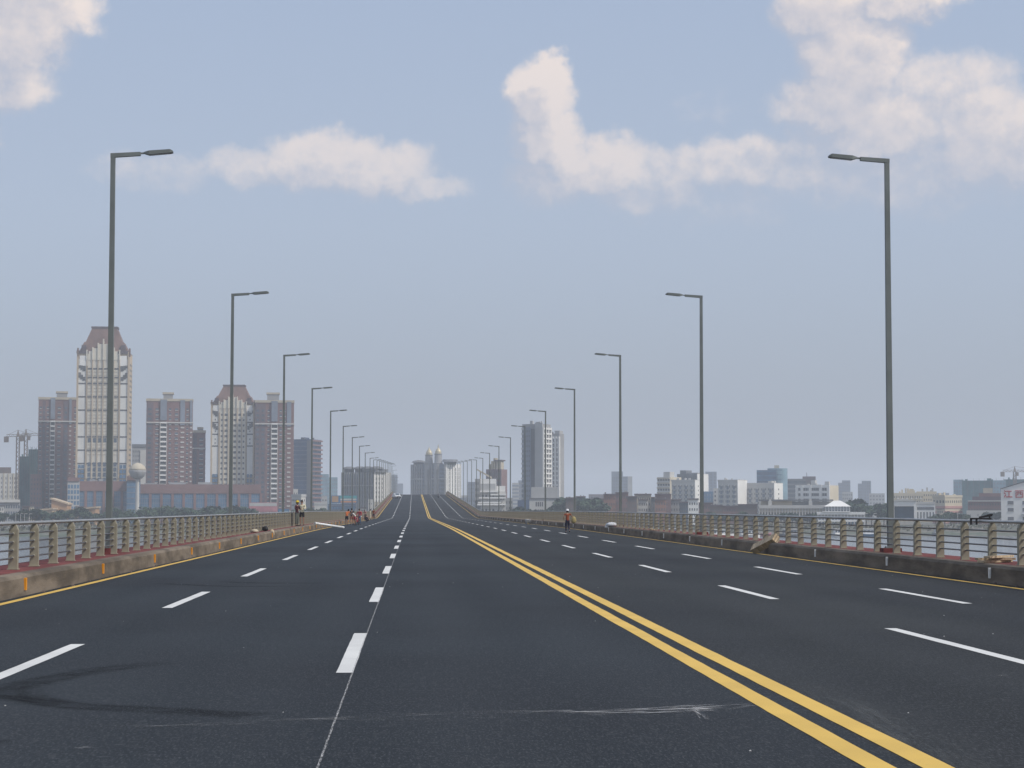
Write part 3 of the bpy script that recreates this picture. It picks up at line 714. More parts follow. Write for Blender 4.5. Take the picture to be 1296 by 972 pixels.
def simple(name, label, px0, px1, ytop, D_, m, wm='glass', nx=5, st=3.2, fw=.5, fh=.45, pc=None, th=14, side='r', par=None, cl=0, depth=None, sidewin=True, ybase=None, group=None, u=(0,1)):
    b = Bld(name, label, px0, px1, ytop, D_, m, pc=pc, th=th, side=side, depth=depth, ybase=ybase, group=group)
    if wm:
        b.grid('window', wm, 'f', u[0], u[1], 1.2, b.H-1, nx, st, fw, fh, .07)
        if sidewin: b.grid('window', wm, side, .1,.9, 1.2, b.H-1, 2, st, .35, fh, .07)
    if par: b.parapet(par)
    if cl: b.clutter(cl)
    b.done(); return b
simple('low_building', 'white block with small square windows right of the last brick tower', 369, 387, 628, 1160, 'offw', 'slot', 7, 3.0, .45, .4, pc=381, th=30, side='r', par='grey_l')
simple('low_building', 'little white block perched above the small windowed block', 371, 377, 619, 1190, 'offw', 'slot', 2, 3.2, .3, .3)
simple('low_building', 'white low shed beside the riverside trees', 398, 413, 638, 1150, 'offw', None, par='grey_l'); simple('low_building', 'pale grey cube house behind the white low shed', 407, 414, 628, 1190, 'grey_l', 'slot', 2, 3, .4, .3)
simple('low_building', 'pale low house right of the blue grey apartment complex', 466, 474, 632, 1160, 'offw', 'slot', 3, 3, .3, .3); simple('low_building', 'beige low house near the start of the bridge hill', 474, 484, 635, 1165, 'beige', 'slot', 3, 3, .3, .3)
b = Bld('office_tower', 'dark blue tower right of the brick apartment towers', 371, 406, 556, 1480, 'blue_d', pc=393, th=20, side='r')
b.bands('floor_band','grey_b','f',0,1,4,b.H-2,3.3,.25,.15).bands('balcony','brick_m','r',0,1,4,b.H-1,3.3,1.1,1.4).grid('window','glass','r',.1,.9,3,b.H,3,3.3,.5,.5,.08).panel('corner','grey_d','f',.78,1,0,b.H-1,.4).boxf('lift_housing','blue_d',.3,.55,.2,.6,b.H-.1,b.H+1.5).clutter(3,'grey_d',1.5).done()
for i in range(2):
    simple('office_tower', ('pale blue office block far behind the dark blue tower','lower pale blue block behind the riverside at centre left')[i], (403,414)[i], (416,427)[i], (600,604)[i], 1900, 'glass_c', 'grey_b', 5, 3.6, .6, .5)
# --- complexes in the middle distance
b = Bld('apartment_complex', 'blue grey apartment complex with flat round caps at centre left', 433, 494, 598, 1400, 'grey_b', pc=473, th=35, side='r')
b.grid('window','slot','f',0,1,3,b.H-3,26,3.2,.35,.5,.08).piers('pier','grey','f',[i/13 for i in range(14)],0,b.H,.9,.7).panel('end_wall','offw','r',0,1,0,b.H,.3).grid('window','slot','r',.04,.55,3,b.H-3,3,3.2,.4,.5,.4).piers('pier','wht','r',(.0,.18,.37,.56,.8,.99),0,b.H,.8,.7).panel('string_course','grey_l','f',0,1,b.H*.72,b.H*.72+.6,.9)
for u in (.08,.43,.68,.95): b.mb('roof_cap','grey_d').lathe((u*b.W, b.d*.25, b.H), [(3.6,0),(3.6,2.2),(5.0,2.4),(4.4,3.4),(2.0,4.2)], 14)
b.mb('roof_cap','grey_d').box(b.W-9,b.W+2,-1,b.d*.7,b.H,b.H+2.2); b.done()
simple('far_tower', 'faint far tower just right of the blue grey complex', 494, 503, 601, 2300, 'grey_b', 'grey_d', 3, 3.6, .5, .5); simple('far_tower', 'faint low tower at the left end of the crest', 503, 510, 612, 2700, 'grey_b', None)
b = Bld('hotel_building', 'large blue grey hotel with two gold spires above the crest', 521, 583, 588, 1750, 'grey_b', pc=564, th=42, side='r'); H = b.H
b.grid('window','slot','f',.02,.98,3,H-3,30,3.4,.35,.5,.08).piers('pier','grey','f',(.0,.04,.10,.17,.24,.31,.6,.98),0,H,1.2,.9)
b.panel('string_course','grey_l','f',0,.33,H*.72,H*.72+1,1).panel('string_course','grey_l','f',.6,1,H*.72,H*.72+1,1)
b.panel('end_wall','wht','r',0,1,0,H,.4).grid('window','grey','r',.1,.95,3,H-3,4,3.4,.3,.9,.5)
for px, yt, yd, r_, m_ in ((541,576,569,3.0,'gold'),(552.5,575,566,2.9,'gold')):
    u = (px-521)/(564-521)*b.W; zt = b.y2h(yt); zd = b.y2h(yd)
    b.mb('turret','grey').lathe((u, 2, 0), [(r_*1.35,0),(r_*1.35,H),(r_*1.5,H+1),(r_*1.2,H+1.2),(r_*1.1,zt-1),(r_*1.3,zt)], 14)
    b.mb('turret_window','slot').box(u+r_*1.2,u+r_*1.5,-3.9,-3.5,4,H*.9)
    b.mb('gold_spire','gold').lathe((u, 2, zt), [(r_,0),(r_*.95,2),(r_*.5,4.2),(.5,5.4),(.18,(zd-zt)+2.0)], 12)
for px in (524.5, 563): b.mb('roof_cap','grey_d').lathe(((px-521)/43*b.W, 6, H), [(5,-.5),(5,1.6),(7,1.9),(5,3.4),(1,4)], 14)
b.mb('roof_cap','grey_d').lathe((b.W-3, b.d*.45, H), [(5.5,-.5),(5.5,2.6),(7,2.8),(6.6,4)], 14); b.done()
simple('low_building', 'bluish low block glimpsed right of the bridge crest', 580, 601, 630, 1500, 'grey_b', 'slot', 8, 3, .4, .4)
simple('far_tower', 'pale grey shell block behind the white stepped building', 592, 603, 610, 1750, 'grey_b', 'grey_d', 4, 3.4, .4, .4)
b = Bld('hotel_building', 'brown tower with a gold crown behind the white stepped building', 616, 642, 594, 1500, 'brick_m', pc=634, th=20); H = b.H
b.grid('window','slot','f',0,1,3,H-2,6,3.3,.35,.5,.07).piers('pier','brick_m2','f',[i/6 for i in range(7)],0,H,.8,.5)
for i, (px, hh) in enumerate(((618,4),(621,6.2),(624,8.6),(627,6.2))): b.mb('gold_fin','gold').box((px-616)/18*b.W,(px-616+2)/18*b.W,1,7,H-.02,H+hh)
b.boxf('lift_housing','beige',.62,.98,.05,.5,H-.02,H+6.2).boxf('canopy','roof_d',.5,1.05,.0,.6,H+6.2,H+7.2); b.done()
# white stepped building with a sloping arm (unfinished)
b = Bld('stepped_building', 'white stepped concrete building with sloping arm on its roof', 608, 640, 622, 1130, 'offw', depth=18); W_ = b.W; H = b.H; k = 1130/F
b.mb('upper_block','wht').box(0, W_*.63, 0, 14, H, b.y2h(606)); b.mb('upper_block','wht').box(W_*.64, W_*.985, 1, 14, H, b.y2h(615))
b.mb('upper_block','grey_l').box(-.02, W_*.60, -.5, 0, H, b.y2h(612))
for yy, w0, w1 in ((622,-.02,.72),(626,.4,1.02),(630,-.06,1.0),(636,-.1,.8),(638.5,-.12,1.0)): z = b.y2h(yy); b.mb('ledge','wht').box(W_*w0, W_*w1, -1.8, 0, z-.45, z+.45)
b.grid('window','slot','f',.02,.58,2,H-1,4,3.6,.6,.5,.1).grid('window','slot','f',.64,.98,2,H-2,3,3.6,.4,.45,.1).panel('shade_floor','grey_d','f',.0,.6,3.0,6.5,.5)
z0 = b.y2h(606); b.mb('sloping_arm','beige').add([(W_*.45,2,z0),(W_*.45,5,z0),(-W_*.14,5,z0+5),(-W_*.14,2,z0+5),(W_*.45,2,z0+1.2),(W_*.45,5,z0+1.2),(-W_*.14,5,z0+5.8),(-W_*.14,2,z0+5.8)],[(0,3,2,1),(4,5,6,7),(0,1,5,4),(1,2,6,5),(2,3,7,6),(3,0,4,7)])
b.mb('sloping_arm','beige').box(-W_*.03,W_*.03,2.5,4.5,z0-9,z0+4.3); b.done()
simple('low_building', 'grey narrow block on the left of the white stepped building', 601, 609, 606, 1150, 'grey', 'slot', 3, 3.3, .4, .45, depth=14)
simple('low_building', 'mauve low block right of the white stepped building', 640, 649, 630, 1170, 'grey', 'slot', 3, 3.3, .4, .45, depth=14)
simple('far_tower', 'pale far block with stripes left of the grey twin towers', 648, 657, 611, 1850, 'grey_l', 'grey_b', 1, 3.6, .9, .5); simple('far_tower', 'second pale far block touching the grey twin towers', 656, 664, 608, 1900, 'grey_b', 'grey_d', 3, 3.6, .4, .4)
simple('low_building', 'blue low shed left of the plain white board building', 655, 672, 633, 1190, 'blue_d', None, depth=12)
b = Bld('apartment_tower', 'tall grey apartment tower, left and taller of the twin towers', 661, 697, 537, 1250, 'grey', pc=687, th=25); H = b.H
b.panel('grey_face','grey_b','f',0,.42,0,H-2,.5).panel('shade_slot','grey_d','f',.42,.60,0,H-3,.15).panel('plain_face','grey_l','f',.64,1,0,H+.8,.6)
b.grid('window','slot','f',.02,.40,3,H-3,5,3.1,.35,.45,.6).bands('balcony','grey_l','f',-.02,.06,3,H-3,3.1,1,1).grid('window','grey_d','f',.44,.58,3,H-3,2,3.1,.5,.5,.25)
b.grid('window','slot','r',0,1,3,H-3,3,3.1,.55,.6,.1).bands('balcony','wht','r',0,1,3,H-3,3.1,.9,.9).piers('pier','wht','r',(.0,.33,.66,1),3,H-2,.9,.7).clutter(8,'grey_l',2.4); b.done()
b = Bld('apartment_tower', 'grey apartment tower, right and lower of the twin towers', 695, 714, 549, 1290, 'grey', pc=708, th=22); H = b.H
b.grid('window','slot','f',0,.95,3,H-3,3,3.1,.5,.6,.1).bands('balcony','wht','f',0,1,3,H-3,3.1,.95,1.2).piers('pier','wht','f',(.02,.34,.66,.98),2,H-2,1.4,1.3).clutter(4,'grey',2); b.boxf('lift_housing','grey_l',.5,.98,.1,.8,H-.02,H+2); b.done()
b = Bld('low_building', 'white two storey building carrying a blank pale board below twin towers', 670, 707, 631, 1120, 'offw', depth=16)
b.grid('window','slot','f',.2,.48,1,b.H-1,4,4,.6,.6,.1).boxf('roof_board','grey_l',.06,.97,.0,.06,b.H+.3,b.y2h(616.5)).panel('gable_vent','slot','f',.78,.84,b.H*.5,b.H*.62,.1).panel('side_window','slot','f',.93,.97,1,b.H*.6,.1).boxf('board_frame','grey_d',.06,.97,.065,.09,b.H-.02,b.y2h(618)).panel('ledge','slot','f',0,1,b.H-.1,b.H+.3,.5).done()
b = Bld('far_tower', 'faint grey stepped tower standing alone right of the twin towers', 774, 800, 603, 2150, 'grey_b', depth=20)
b.boxf('tall_half','grey_b',0,.55,.02,.9,b.H-.02,b.y2h(596.5)).panel('plain_end','grey_l','f',.78,1,0,b.H,.3).grid('window','grey_d','f',0,.75,3,b.H,8,3.5,.5,.4,.1).done()
# --- the right bank
lows = [(716,729,631,'brick_dk'),(729,741,629,'grey_d'),(752,764,632,'brick_dk'),(764,779,626,'brick_red'),(779,795,624,'brick_m'),(794,806,629,'brick_dk'),(803,824,626,'beige'),(808,820,633,'offw'),
        (822,832,630,'grey_d'),(829,849,626,'brick_m'),(829,843,632,'brick_red'),(848,862,633,'grey'),(860,872,636,'glass'),(871,884,632,'wht'),(882,902,637,'brick_m'),(898,914,640,'brick_dk'),(912,935,641,'brick_m'),(934,958,639,'brick_dk')]
desc = ['small dark','low grey','squat brown','orange brick','mauve brick','dark narrow','beige topped','pale front','grey','long brick','bright orange walled','pale grey','blue black','white flat roofed','mauve low','brown low','wide brown','dark brown wide']
for i, ((a, c, yt, mm), ds) in enumerate(zip(lows, desc)):
    b = Bld('riverside_house', '%s riverside house, number %s from the left in the low brick row' % (ds, ['one','two','three','four','five','six','seven','eight','nine','ten','eleven','twelve','thirteen','fourteen','fifteen','sixteen','seventeen','eighteen'][i]), a, c, yt, 1090+ (i*37)%60, mm, depth=12, cat='house', group='low houses on the right bank')
    b.grid('window','slot','f',.04,.96,.8,b.H-.8,max(2,int((c-a)/3)),3.1,.45,.42,.07,miss=.12).panel('eave','roof_d','f',-.02,1.02,b.H-.1,b.H+.5,.7,-12.5 if i%2 else -3).clutter(2,'grey',1.6).done()
def apt(label, px0, pc, px1, ytop, D_, bays, face='offw', end='wht', th=20, bay='glass', cl=5, hb=True):
    b = Bld('apartment_block', label, px0, px1, ytop, D_, face, pc=pc, th=th, side='r', group='white apartment blocks on the right bank'); H = b.H
    for i in range(bays):
        u = (i+.5)/bays; w = .17/bays
        b.panel('bay', 'grey_b', 'f', u-w, u+w, 1, H-2.5, .15); b.bands('balcony', 'grey_l', 'f', u-w, u+w, 3, H-3, 3.2, 1.0, .9)
        b.grid('window', 'slot', 'f', u-w*2.0, u-w*1.2, 2, H-2, 1, 3.2, .6, .45, .08); b.grid('window', 'slot', 'f', u+w*1.2, u+w*2.0, 2, H-2, 1, 3.2, .6, .45, .08)
    b.panel('end_wall', end, 'r', 0, 1, 0, H+.5, .3).parapet('offw', 1.0).clutter(cl, 'offw', 2.6)  # end wall whiter than front: sunlit side put into the colour
    if hb: b.grid('window', 'slot', 'r', .44,.56, 2, H-2, 1, 3.2, .7, .4, .4)
    b.done(); return b
b = Bld('apartment_block', 'beige banded block at the left end of the white apartment group', 832, 862, 604, 1500, 'offw', pc=848, th=30); b.bands('balcony','beige','f',0,1,3,b.H-1,3.6,1.1,.8).grid('window','slot','f',0,1,3,b.H,5,3.6,.7,.5,.06).boxf('lift_housing','offw',.4,.9,.1,.5,b.H-.02,b.H+4).panel('end_wall','yellow_w','r',0,1,0,b.H,.3).done()
b = Bld('apartment_block', 'dark grey roofed block with a white end behind the white group', 857, 896, 600, 1600, 'grey_d', pc=882, th=28); b.panel('end_wall','wht','r',0,1,0,b.H,.4).grid('window','slot','f',0,1,3,b.H-1,9,3.4,.5,.5,.08).boxf('roof_frame','grey',.45,.98,.1,.7,b.H,b.H+1).boxf('lift_housing','grey_d',.1,.4,.1,.6,b.H-.1,b.H+3).done()
apt('white six bay apartment block with bright end wall, first of three', 850, 879, 887, 609, 1380, 4)
apt('white apartment block with a wide blank end wall, second of three', 909, 933, 945, 609, 1360, 3, hb=False)
apt('white apartment block left of the blue glass tower base, third of three', 945, 979, 990, 613, 1370, 4)
simple('apartment_block', 'small pale block squeezed left of the second white block', 903, 912, 618, 1400, 'offw', 'slot', 2, 3.2, .4, .4)
simple('far_tower', 'faint hazy tower behind the dark roofed block', 893, 907, 597, 2300, 'grey_b', 'grey_d', 3, 3.6, .4, .4)
simple('office_tower', 'low blue glass office between first and second white blocks', 887, 904, 622, 1430, 'glass_b', 'grey_b', 5, 3.2, .3, .6)
b = Bld('office_tower', 'blue glass office tower with a rounded right corner', 958, 982, 595, 1600, 'blue_d', depth=24); b.bands('floor_band','glass_b','f',0,1,3,b.H-1,3.6,1.0,.2).mb('glass_corner','glass_c').lathe((b.W+1,9,0),[(8.2,0),(8.2,b.H+1.5),(7,b.H+1.6)],20); b.bands('floor_band','glass_b','f',1.02,1.30,3,b.H,3.6,.5,.25).boxf('lift_housing','beige',.9,1.15,.2,.5,b.H,b.H+4).done()
b = Bld('office_tower', 'wide dark grey office slab right of blue glass tower', 990, 1019, 606, 1650, 'grey_d', depth=22); b.bands('floor_band','grey','f',0,1,3,b.H-1,3.6,.3,.15).grid('window','glass','f',0,1,3,b.H-1,12,3.6,.7,.5,.08).done()
b = Bld('office_tower', 'brown square office tower behind the long white slab', 1016, 1032, 603, 1680, 'brick_m2', depth=20); b.grid('window','slot','f',0,1,3,b.H-1,7,3.4,.6,.5,.08).boxf('mast','grey_d',.3,.34,.3,.34,b.H,b.H+3.5).done()
b = Bld('apartment_block', 'long white slab block with grey window strips and cream end', 1009, 1060, 616, 1330, 'offw', pc=1048, th=20); b.bands('spandrel','wht','f',0,1,2,b.H,3.5,1.6,.6).grid('window','grey_d','f',0,1,2,b.H,15,3.5,.8,.5,.1).piers('pier','wht','f',(0,.16,.42,.75,1),0,b.H+1,1.8,.9).panel('end_wall','yellow_w','r',0,1,0,b.H+.5,.3).parapet('offw').clutter(9,'offw',4.5).done()
# long classical low hall
b = Bld('exhibition_hall', 'long beige classical hall with arched windows along the right bank', 961, 1052, 640, 1080, 'beige', depth=18); H = b.H
b.piers('pilaster','offw','f',[i/26 for i in range(27)],0,H*.86,.5,.4).grid('arched_window','slot','f',0,1,1.2,H*.78,26,H,.42,.66,.1).panel('cornice','offw','f',-.005,1.005,H*.86,H+.3,.7)
b.boxf('upper_storey','beige',.02,.44,.2,.9,H-.02,H+2.6).boxf('upper_storey','grey',.44,.98,.25,.9,H-.02,H+2.3).boxf('flat_roof','grey_d',-.01,.99,.1,1,H+2.6,H+3.4)
for u in (.12,.66): b.boxf('belvedere','offw',u,u+.05,.0,.15,H,H+2.6); b.boxf('belvedere','offw',u+.01,u+.04,.02,.13,H+2.6,H+3.6)
b.done()
b = Bld('pavilion', 'glazed pavilion with white pyramid roof right of the classical hall', 1045, 1074, 641, 1060, 'grey_l', depth=12); W_=b.W; H=b.H
b.mb('pyramid_roof','wht').frust((-.8,W_+.8,-.8,12.8),H,(W_*.35,W_*.62,4.5,7.5),H+3.2); b.grid('window','glass','f',.02,.98,.8,H-.6,8,H,.7,.7,.1).piers('column','wht','f',[i/8 for i in range(9)],0,H,.35,.4).done()
p_ = at(1035, 655, 1000)
b = Bld('river_terminal', 'white flat riverside terminal with swooping edge below the pavilion', 1035, 1091, 651, 1035, 'grey_l', depth=14, ybase=668); W_=b.W; H=b.H
b.mb('roof_deck','wht').box(-.5,W_+.5,-1.5,14,H-.1,H+1.2); b.mb('roof_deck','wht').box(W_*.1,W_*.7,-1.9,2,H+1.2,H+1.7); b.mb('roof_deck','wht').box(0,W_*1.0,-2.4,-1.5,H*.45,H*.6)
b.grid('window','glass_b','f',.02,.98,.8,H-.6,14,H,.75,.6,.1).piers('column','wht','f',[i/14 for i in range(15)],-2,H,.35,.6).done()
for i, (a, c, yt) in enumerate(((1061,1068,611),(1066,1076,608),(1086,1093,612),(1091,1102,608.5))):
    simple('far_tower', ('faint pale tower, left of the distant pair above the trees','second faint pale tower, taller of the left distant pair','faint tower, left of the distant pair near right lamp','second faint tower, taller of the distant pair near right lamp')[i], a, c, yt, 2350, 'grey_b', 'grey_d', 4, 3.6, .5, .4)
b = Bld('apartment_block', 'cream apartment block behind the white boat shed', 1128, 1166, 624, 1330, 'yellow_w', depth=14); b.grid('window','slot','f',0,1,2,b.H-1,14,3.2,.4,.4,.07).grid('balcony','wht','f',0,1,1,b.H-2,7,3.2,.3,.25,.8).clutter(7,'yellow_w',3.5).done()
# boat shed with a big dark opening
b = Bld('boat_shed', 'white boat shed with a large dark opening behind the right lamp', 1129, 1158, 634, 1060, None, depth=20, ybase=658); W_=b.W; H=b.H
b.mb('wall','wht').box(0,W_*.09,0,20,0,H); b.mb('wall','wht').box(W_*.9,W_,0,20,0,H); b.mb('wall','wht').box(W_*.09,W_*.9,19.6,20,0,H); b.mb('lintel','wht').box(W_*.09,W_*.9,0,1,H*.72,H)
b.mb('roof','offw').add([(-.5,-.6,H),(W_+.5,-.6,H),(W_+.5,20.5,H),(-.5,20.5,H),(W_*.5,-.6,H+1.3),(W_*.5,20.5,H+1.3)],[(0,1,4),(1,2,5,4),(2,3,5),(3,0,4,5),(0,3,2,1)])
b.mb('gantry','board_b').box(W_*.2,W_*.8,6,7,H*.5,H*.6); b.mb('door_leaf','board_b').box(W_*.1,W_*.89,10,10.5,0,H*.72); b.done()
b = Bld('boat_shed', 'white hall with tall slot windows right of the open boat shed', 1158, 1182, 636, 1058, 'wht', depth=18, ybase=658); H=b.H
b.grid('slot_window','grey_d','f',.06,.98,.5,H*.48,6,H,.4,.9,.1).panel('window_band','grey_d','f',.1,.95,H*.58,H*.74,.1).panel('fascia','offw','f',0,1,H-.8,H+.4,.4).done()
b = Bld('school_building', 'cream and pink building with stepped storeys right of white hall', 1181, 1217, 629, 1160, 'yellow_w', pc=1196, th=40, side='l'); H=b.H
b.grid('window','slot','f',0,1,1,H-1,8,3.3,.4,.42,.07).bands('pink_band','pink','f',0,1,1.2,H*.62,3.3,1.5,.3).bands('pink_band','pink','l',0,1,1.2,H*.62,3.3,1.5,.3).grid('window','slot','l',0,1,1,H-1,4,3.3,.5,.45,.07).parapet('yellow_w').clutter(4,'yellow_w',3).done()
simple('apartment_block', 'low cream block with bare roof boxes left of the pink school', 1160, 1184, 622, 1340, 'yellow_w', 'slot', 9, 3.2, .4, .4, cl=5)
simple('office_tower', 'narrow pale blue tower left of the teal netted slab', 1207, 1219, 607, 1750, 'glass_c', 'grey_b', 4, 3.6, .5, .5)
net_block('wide teal netted slab under construction at far right', 1218, 1258, 608.5, 1700)
simple('office_tower', 'pale blue glass strip tower right of the netted slab', 1257, 1272, 608, 1690, 'glass_c', 'grey_b', 4, 3.6, .5, .5)
net_block('second dark netted slab at the right edge behind the white hall', 1271, 1310, 607, 1720)
b = Bld('old_factory', 'brick stepped factory with beige roof box left of the white gable', 1225, 1268, 634, 1150, 'brick_m', depth=16); H=b.H
b.boxf('upper_storey','brick_m2',.12,.98,.2,.9,H,H+2.6).boxf('upper_storey','brick_m',.3,.9,.3,.9,H+2.6,H+4.6).boxf('lift_housing','beige',.42,.68,.3,.7,H+4.6,H+7.6).grid('window','slot','f',0,1,.8,H-.5,14,3.2,.5,.4,.07).panel('ledge','offw','f',0,1,H-.3,H+.3,.6).done()
simple('low_building', 'white garden wall building low beneath the brick factory', 1223, 1268, 646, 1090, 'offw', 'grey', 5, 4, .2, .3, depth=8, ybase=658)
# white gabled hall with two red characters
b = Bld('riverside_hall', 'white gabled hall with two large red characters at the right edge', 1267, 1345, 619, 1020, 'wht', depth=24, ybase=664); W_=b.W; H=b.H; k=1020/F
pk = b.y2h(606); b.mb('gable','wht').add([(0,0,H),(W_,0,H),(W_*.5,0,pk),(0,24,H),(W_,24,H),(W_*.5,24,pk)],[(0,1,2),(5,4,3),(0,2,5,3),(1,4,5,2)])
b.mb('roof','grey_d').add([(-.3,-.5,H+.05),(W_*.5,-.5,pk+.35),(W_*.5,24.3,pk+.35),(-.3,24.3,H+.05),(-.3,-.5,H+.3),(W_*.5,-.5,pk+.6),(W_*.5,24.3,pk+.6),(-.3,24.3,H+.3)],[(0,3,2,1),(4,5,6,7),(0,1,5,4),(1,2,6,5),(2,3,7,6),(3,0,4,7)])
for c0 in (1275.2, 1293.6, 1312, 1330):
    for yy in (636.3, 645.3, 656.8):
        x = (c0-1267)*k; z = b.y2h(yy); b.mb('window','grey_d').box(x,x+7.3*k,-.06,.1,z-2.0*k,z+2.4*k); b.mb('window_frame','offw').box(x-.15,x+7.3*k+.15,-.2,.05,z-2.0*k-.3,z-2.0*k)
b.panel('canopy','grey','f',.3,.42,b.y2h(652),b.y2h(651),2)
b.done()
def strokes(name, px, pytop, size, segs):          # a character drawn with bar strokes in a unit square, y down
    c = MB(); x0 = (px-1267)*k; zt = b.y2h(pytop); s_ = size*k
    for (xa, ya, xb, yb, w) in segs:
        a = Vector((x0+xa*s_, 0, zt-ya*s_)); e = Vector((x0+xb*s_, 0, zt-yb*s_)); d_ = (e-a).normalized(); n_ = Vector((-d_.z, 0, d_.x))*w*s_/2; a -= d_*w*s_*.3; e += d_*w*s_*.3
        pts = [a-n_, e-n_, e+n_, a+n_]; c.add([(p.x,-.25,p.z) for p in pts]+[(p.x,.0,p.z) for p in pts], [(0,1,2,3),(7,6,5,4),(0,4,5,1),(1,5,6,2),(2,6,7,3),(3,7,4,0)])
    c.build(name, M['red_sign'], b.o)
strokes('sign_character', 1271.0, 620.0, 9.4, [(.06,.08,.22,.20,.13),(.0,.38,.16,.50,.13),(.02,.96,.20,.66,.13),(.34,.16,.96,.16,.13),(.65,.16,.65,.90,.14),(.28,.92,1.02,.92,.14)])
strokes('sign_character', 1285.0, 620.0, 9.6, [(.0,.10,1.0,.10,.12),(.36,.10,.34,.55,.11),(.64,.10,.64,.55,.11),(.64,.57,.86,.57,.10),(.34,.55,.2,.66,.10),(.08,.36,.92,.36,.11),(.08,.36,.08,.98,.12),(.92,.36,.92,.98,.12),(.08,.94,.92,.94,.12)])
# fill of hazy low city at the far edge
for i in range(36):
    px = -60+i*40+rnd.uniform(-10,10)
    if 495 < px < 515: continue
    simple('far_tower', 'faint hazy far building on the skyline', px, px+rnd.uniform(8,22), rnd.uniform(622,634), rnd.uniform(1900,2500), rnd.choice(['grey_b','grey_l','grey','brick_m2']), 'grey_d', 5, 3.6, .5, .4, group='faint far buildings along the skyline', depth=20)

# ------------------------------------------------------------------ tower cranes
def crane(label, px, ytop, yjib, px0, px1, D_, rz=0):
    p_ = at(px, 642, D_); t = empty('tower_crane', (p_.x, D_, GZ)); tag(t, label, 'crane'); k = D_/F
    zj = at(0,yjib,D_).z-GZ; zt = at(0,ytop,D_).z-GZ; m = MB()
    for x in (-1,1):
        for y in (-1,1): m.box(x-.22,x+.22,y-.22,y+.22,0,zj)
    z = 2
    while z < zj-3:
        m.tube((-1,-1,z),(1,-1,z+3),.16,n=4); m.tube((1,-1,z),(-1,-1,z+3),.16,n=4); z += 3
    m.build('mast', M['crane'], t)
    j = MB(); x0 = (px0-px)*k; x1 = (px1-px)*k
    for (y, z) in ((-.7,zj),(.7,zj),(0,zj+1.5)): j.box(x0,x1,y-.15,y+.15,z-.15,z+.15)
    x = x0
    while x < x1-3: j.tube((x,-.7,zj),(x+1.5,0,zj+1.5),.13,n=4); j.tube((x+1.5,0,zj+1.5),(x+3,-.7,zj),.13,n=4); x += 3
    j.tube((0,0,zt),(x0*.8,0,zj+1.5),.12,n=4); j.tube((0,0,zt),(x1*.8,0,zj+1.5),.12,n=4); j.build('jib', M['crane'], t)
    a = MB(); a.frust((-1,1,-1,1),zj,(-.2,.2,-.2,.2),zt); a.build('apex', M['crane'], t)
    xe = x0 if abs(x0) < abs(x1) else x1; MB().box(xe-1.5,xe+1.5,-1,1,zj-4,zj).build('counterweight', M['crane'], t)
    MB().box(.9,3,-1,1,zj-3.4,zj-.4).build('cab', M['crane'], t)
crane('brown tower crane, left of the pair at far left', 21.5, 544, 552.5, 7, 38, 1400); crane('brown tower crane, right of the pair at far left', 31.5, 543, 551, 26, 48, 1440)
crane('tower crane above the netted slab at the right edge', 1285, 589, 596, 1269, 1330, 1650)

# ------------------------------------------------------------------ trees
def crown_mesh(seed, rx, rz, n, m, size):
    r = random.Random(seed); me = MB(); lobes = [(r.uniform(-.5,.5)*rx, r.uniform(-.5,.5)*rx, r.uniform(-.45,.5)*rz, r.uniform(.4,.75)) for _ in range(7)]
    for i in range(n):
        lx, ly, lz, lr = r.choice(lobes); v = Vector((r.gauss(0,1), r.gauss(0,1), r.gauss(0,1))).normalized()*(r.random()**.4)
        c = Vector((lx+v.x*lr*rx*.8, ly+v.y*lr*rx*.8, lz+v.z*lr*rz*.8))
        a = Vector((r.gauss(0,1), r.gauss(0,1), r.gauss(0,1))).normalized(); b_ = a.orthogonal().normalized(); s_ = size*r.uniform(.5,1.3)
        me.add([c-a*s_, c+b_*s_*.7, c+a*s_, c-b_*s_*.7], [(0,1,2,3)])
    return me.mesh('crown', m)
crowns = [crown_mesh(i, 4.2, 3.4, 520, M['leaf' if i % 2 else 'leaf2'], .62) for i in range(5)]
tk = MB(); tk.tube((0,0,0),(.1,0,4.5),.28,.16,n=7)
for a in range(5): t = a*1.3; tk.tube((.08,0,3+a*.3),(cos(t)*2.0,sin(t)*2.0,5.5+a*.3),.12,.04,n=5)
trunk_me = tk.mesh('trunk', M['trunk'])
def tree(px, ytop, D_, label, group, ybase=None):
    zb = GZ if ybase is None else at(px, ybase, D_).z
    zt = at(px, ytop, D_).z; s_ = (zt-zb)/9.0; X_ = at(px, 642, D_).x
    t = empty('tree', (X_, D_+rnd.uniform(-6,6), zb), rnd.uniform(0,6.28)); t.scale = (s_*rnd.uniform(1,1.35),)*2+(s_,)
    tag(t, label, 'tree', group); inst('trunk', trunk_me, t); inst('crown', rnd.choice(crowns), t, (0,0,5.8))
def belt(px0, px1, step, y0, y1, D_, label, group, ybase=None):
    px = px0
    while px <= px1: tree(px+rnd.uniform(-1,1), rnd.uniform(y0,y1), D_+rnd.uniform(-12,12), label, group, ybase); px += step*rnd.uniform(.8,1.25)
belt(-5, 60, 7, 643, 649, 1060, 'dark riverside tree at the far left bank', 'riverside trees at far left')
belt(64, 180, 6, 641, 650, 1075, 'dark riverside tree below the tallest tower', 'riverside trees below the tallest tower')
belt(183, 318, 5.5, 639, 646, 1085, 'dark riverside tree in front of the long podium', 'riverside trees before the podium')
belt(375, 482, 6.5, 642, 648, 1090, 'riverside tree between the dark blue tower and bridge hill', 'riverside trees at centre left')
belt(640, 706, 7, 641, 646, 1080, 'riverside tree below the twin towers', 'riverside trees below the twin towers')
belt(709, 733, 3.6, 627, 634, 1105, 'tall dense tree right of the twin towers', 'tall dense trees in two clumps'); belt(741, 757, 3.4, 627, 636, 1100, 'tall dense tree in the clump left of the brick houses', 'tall dense trees in two clumps')
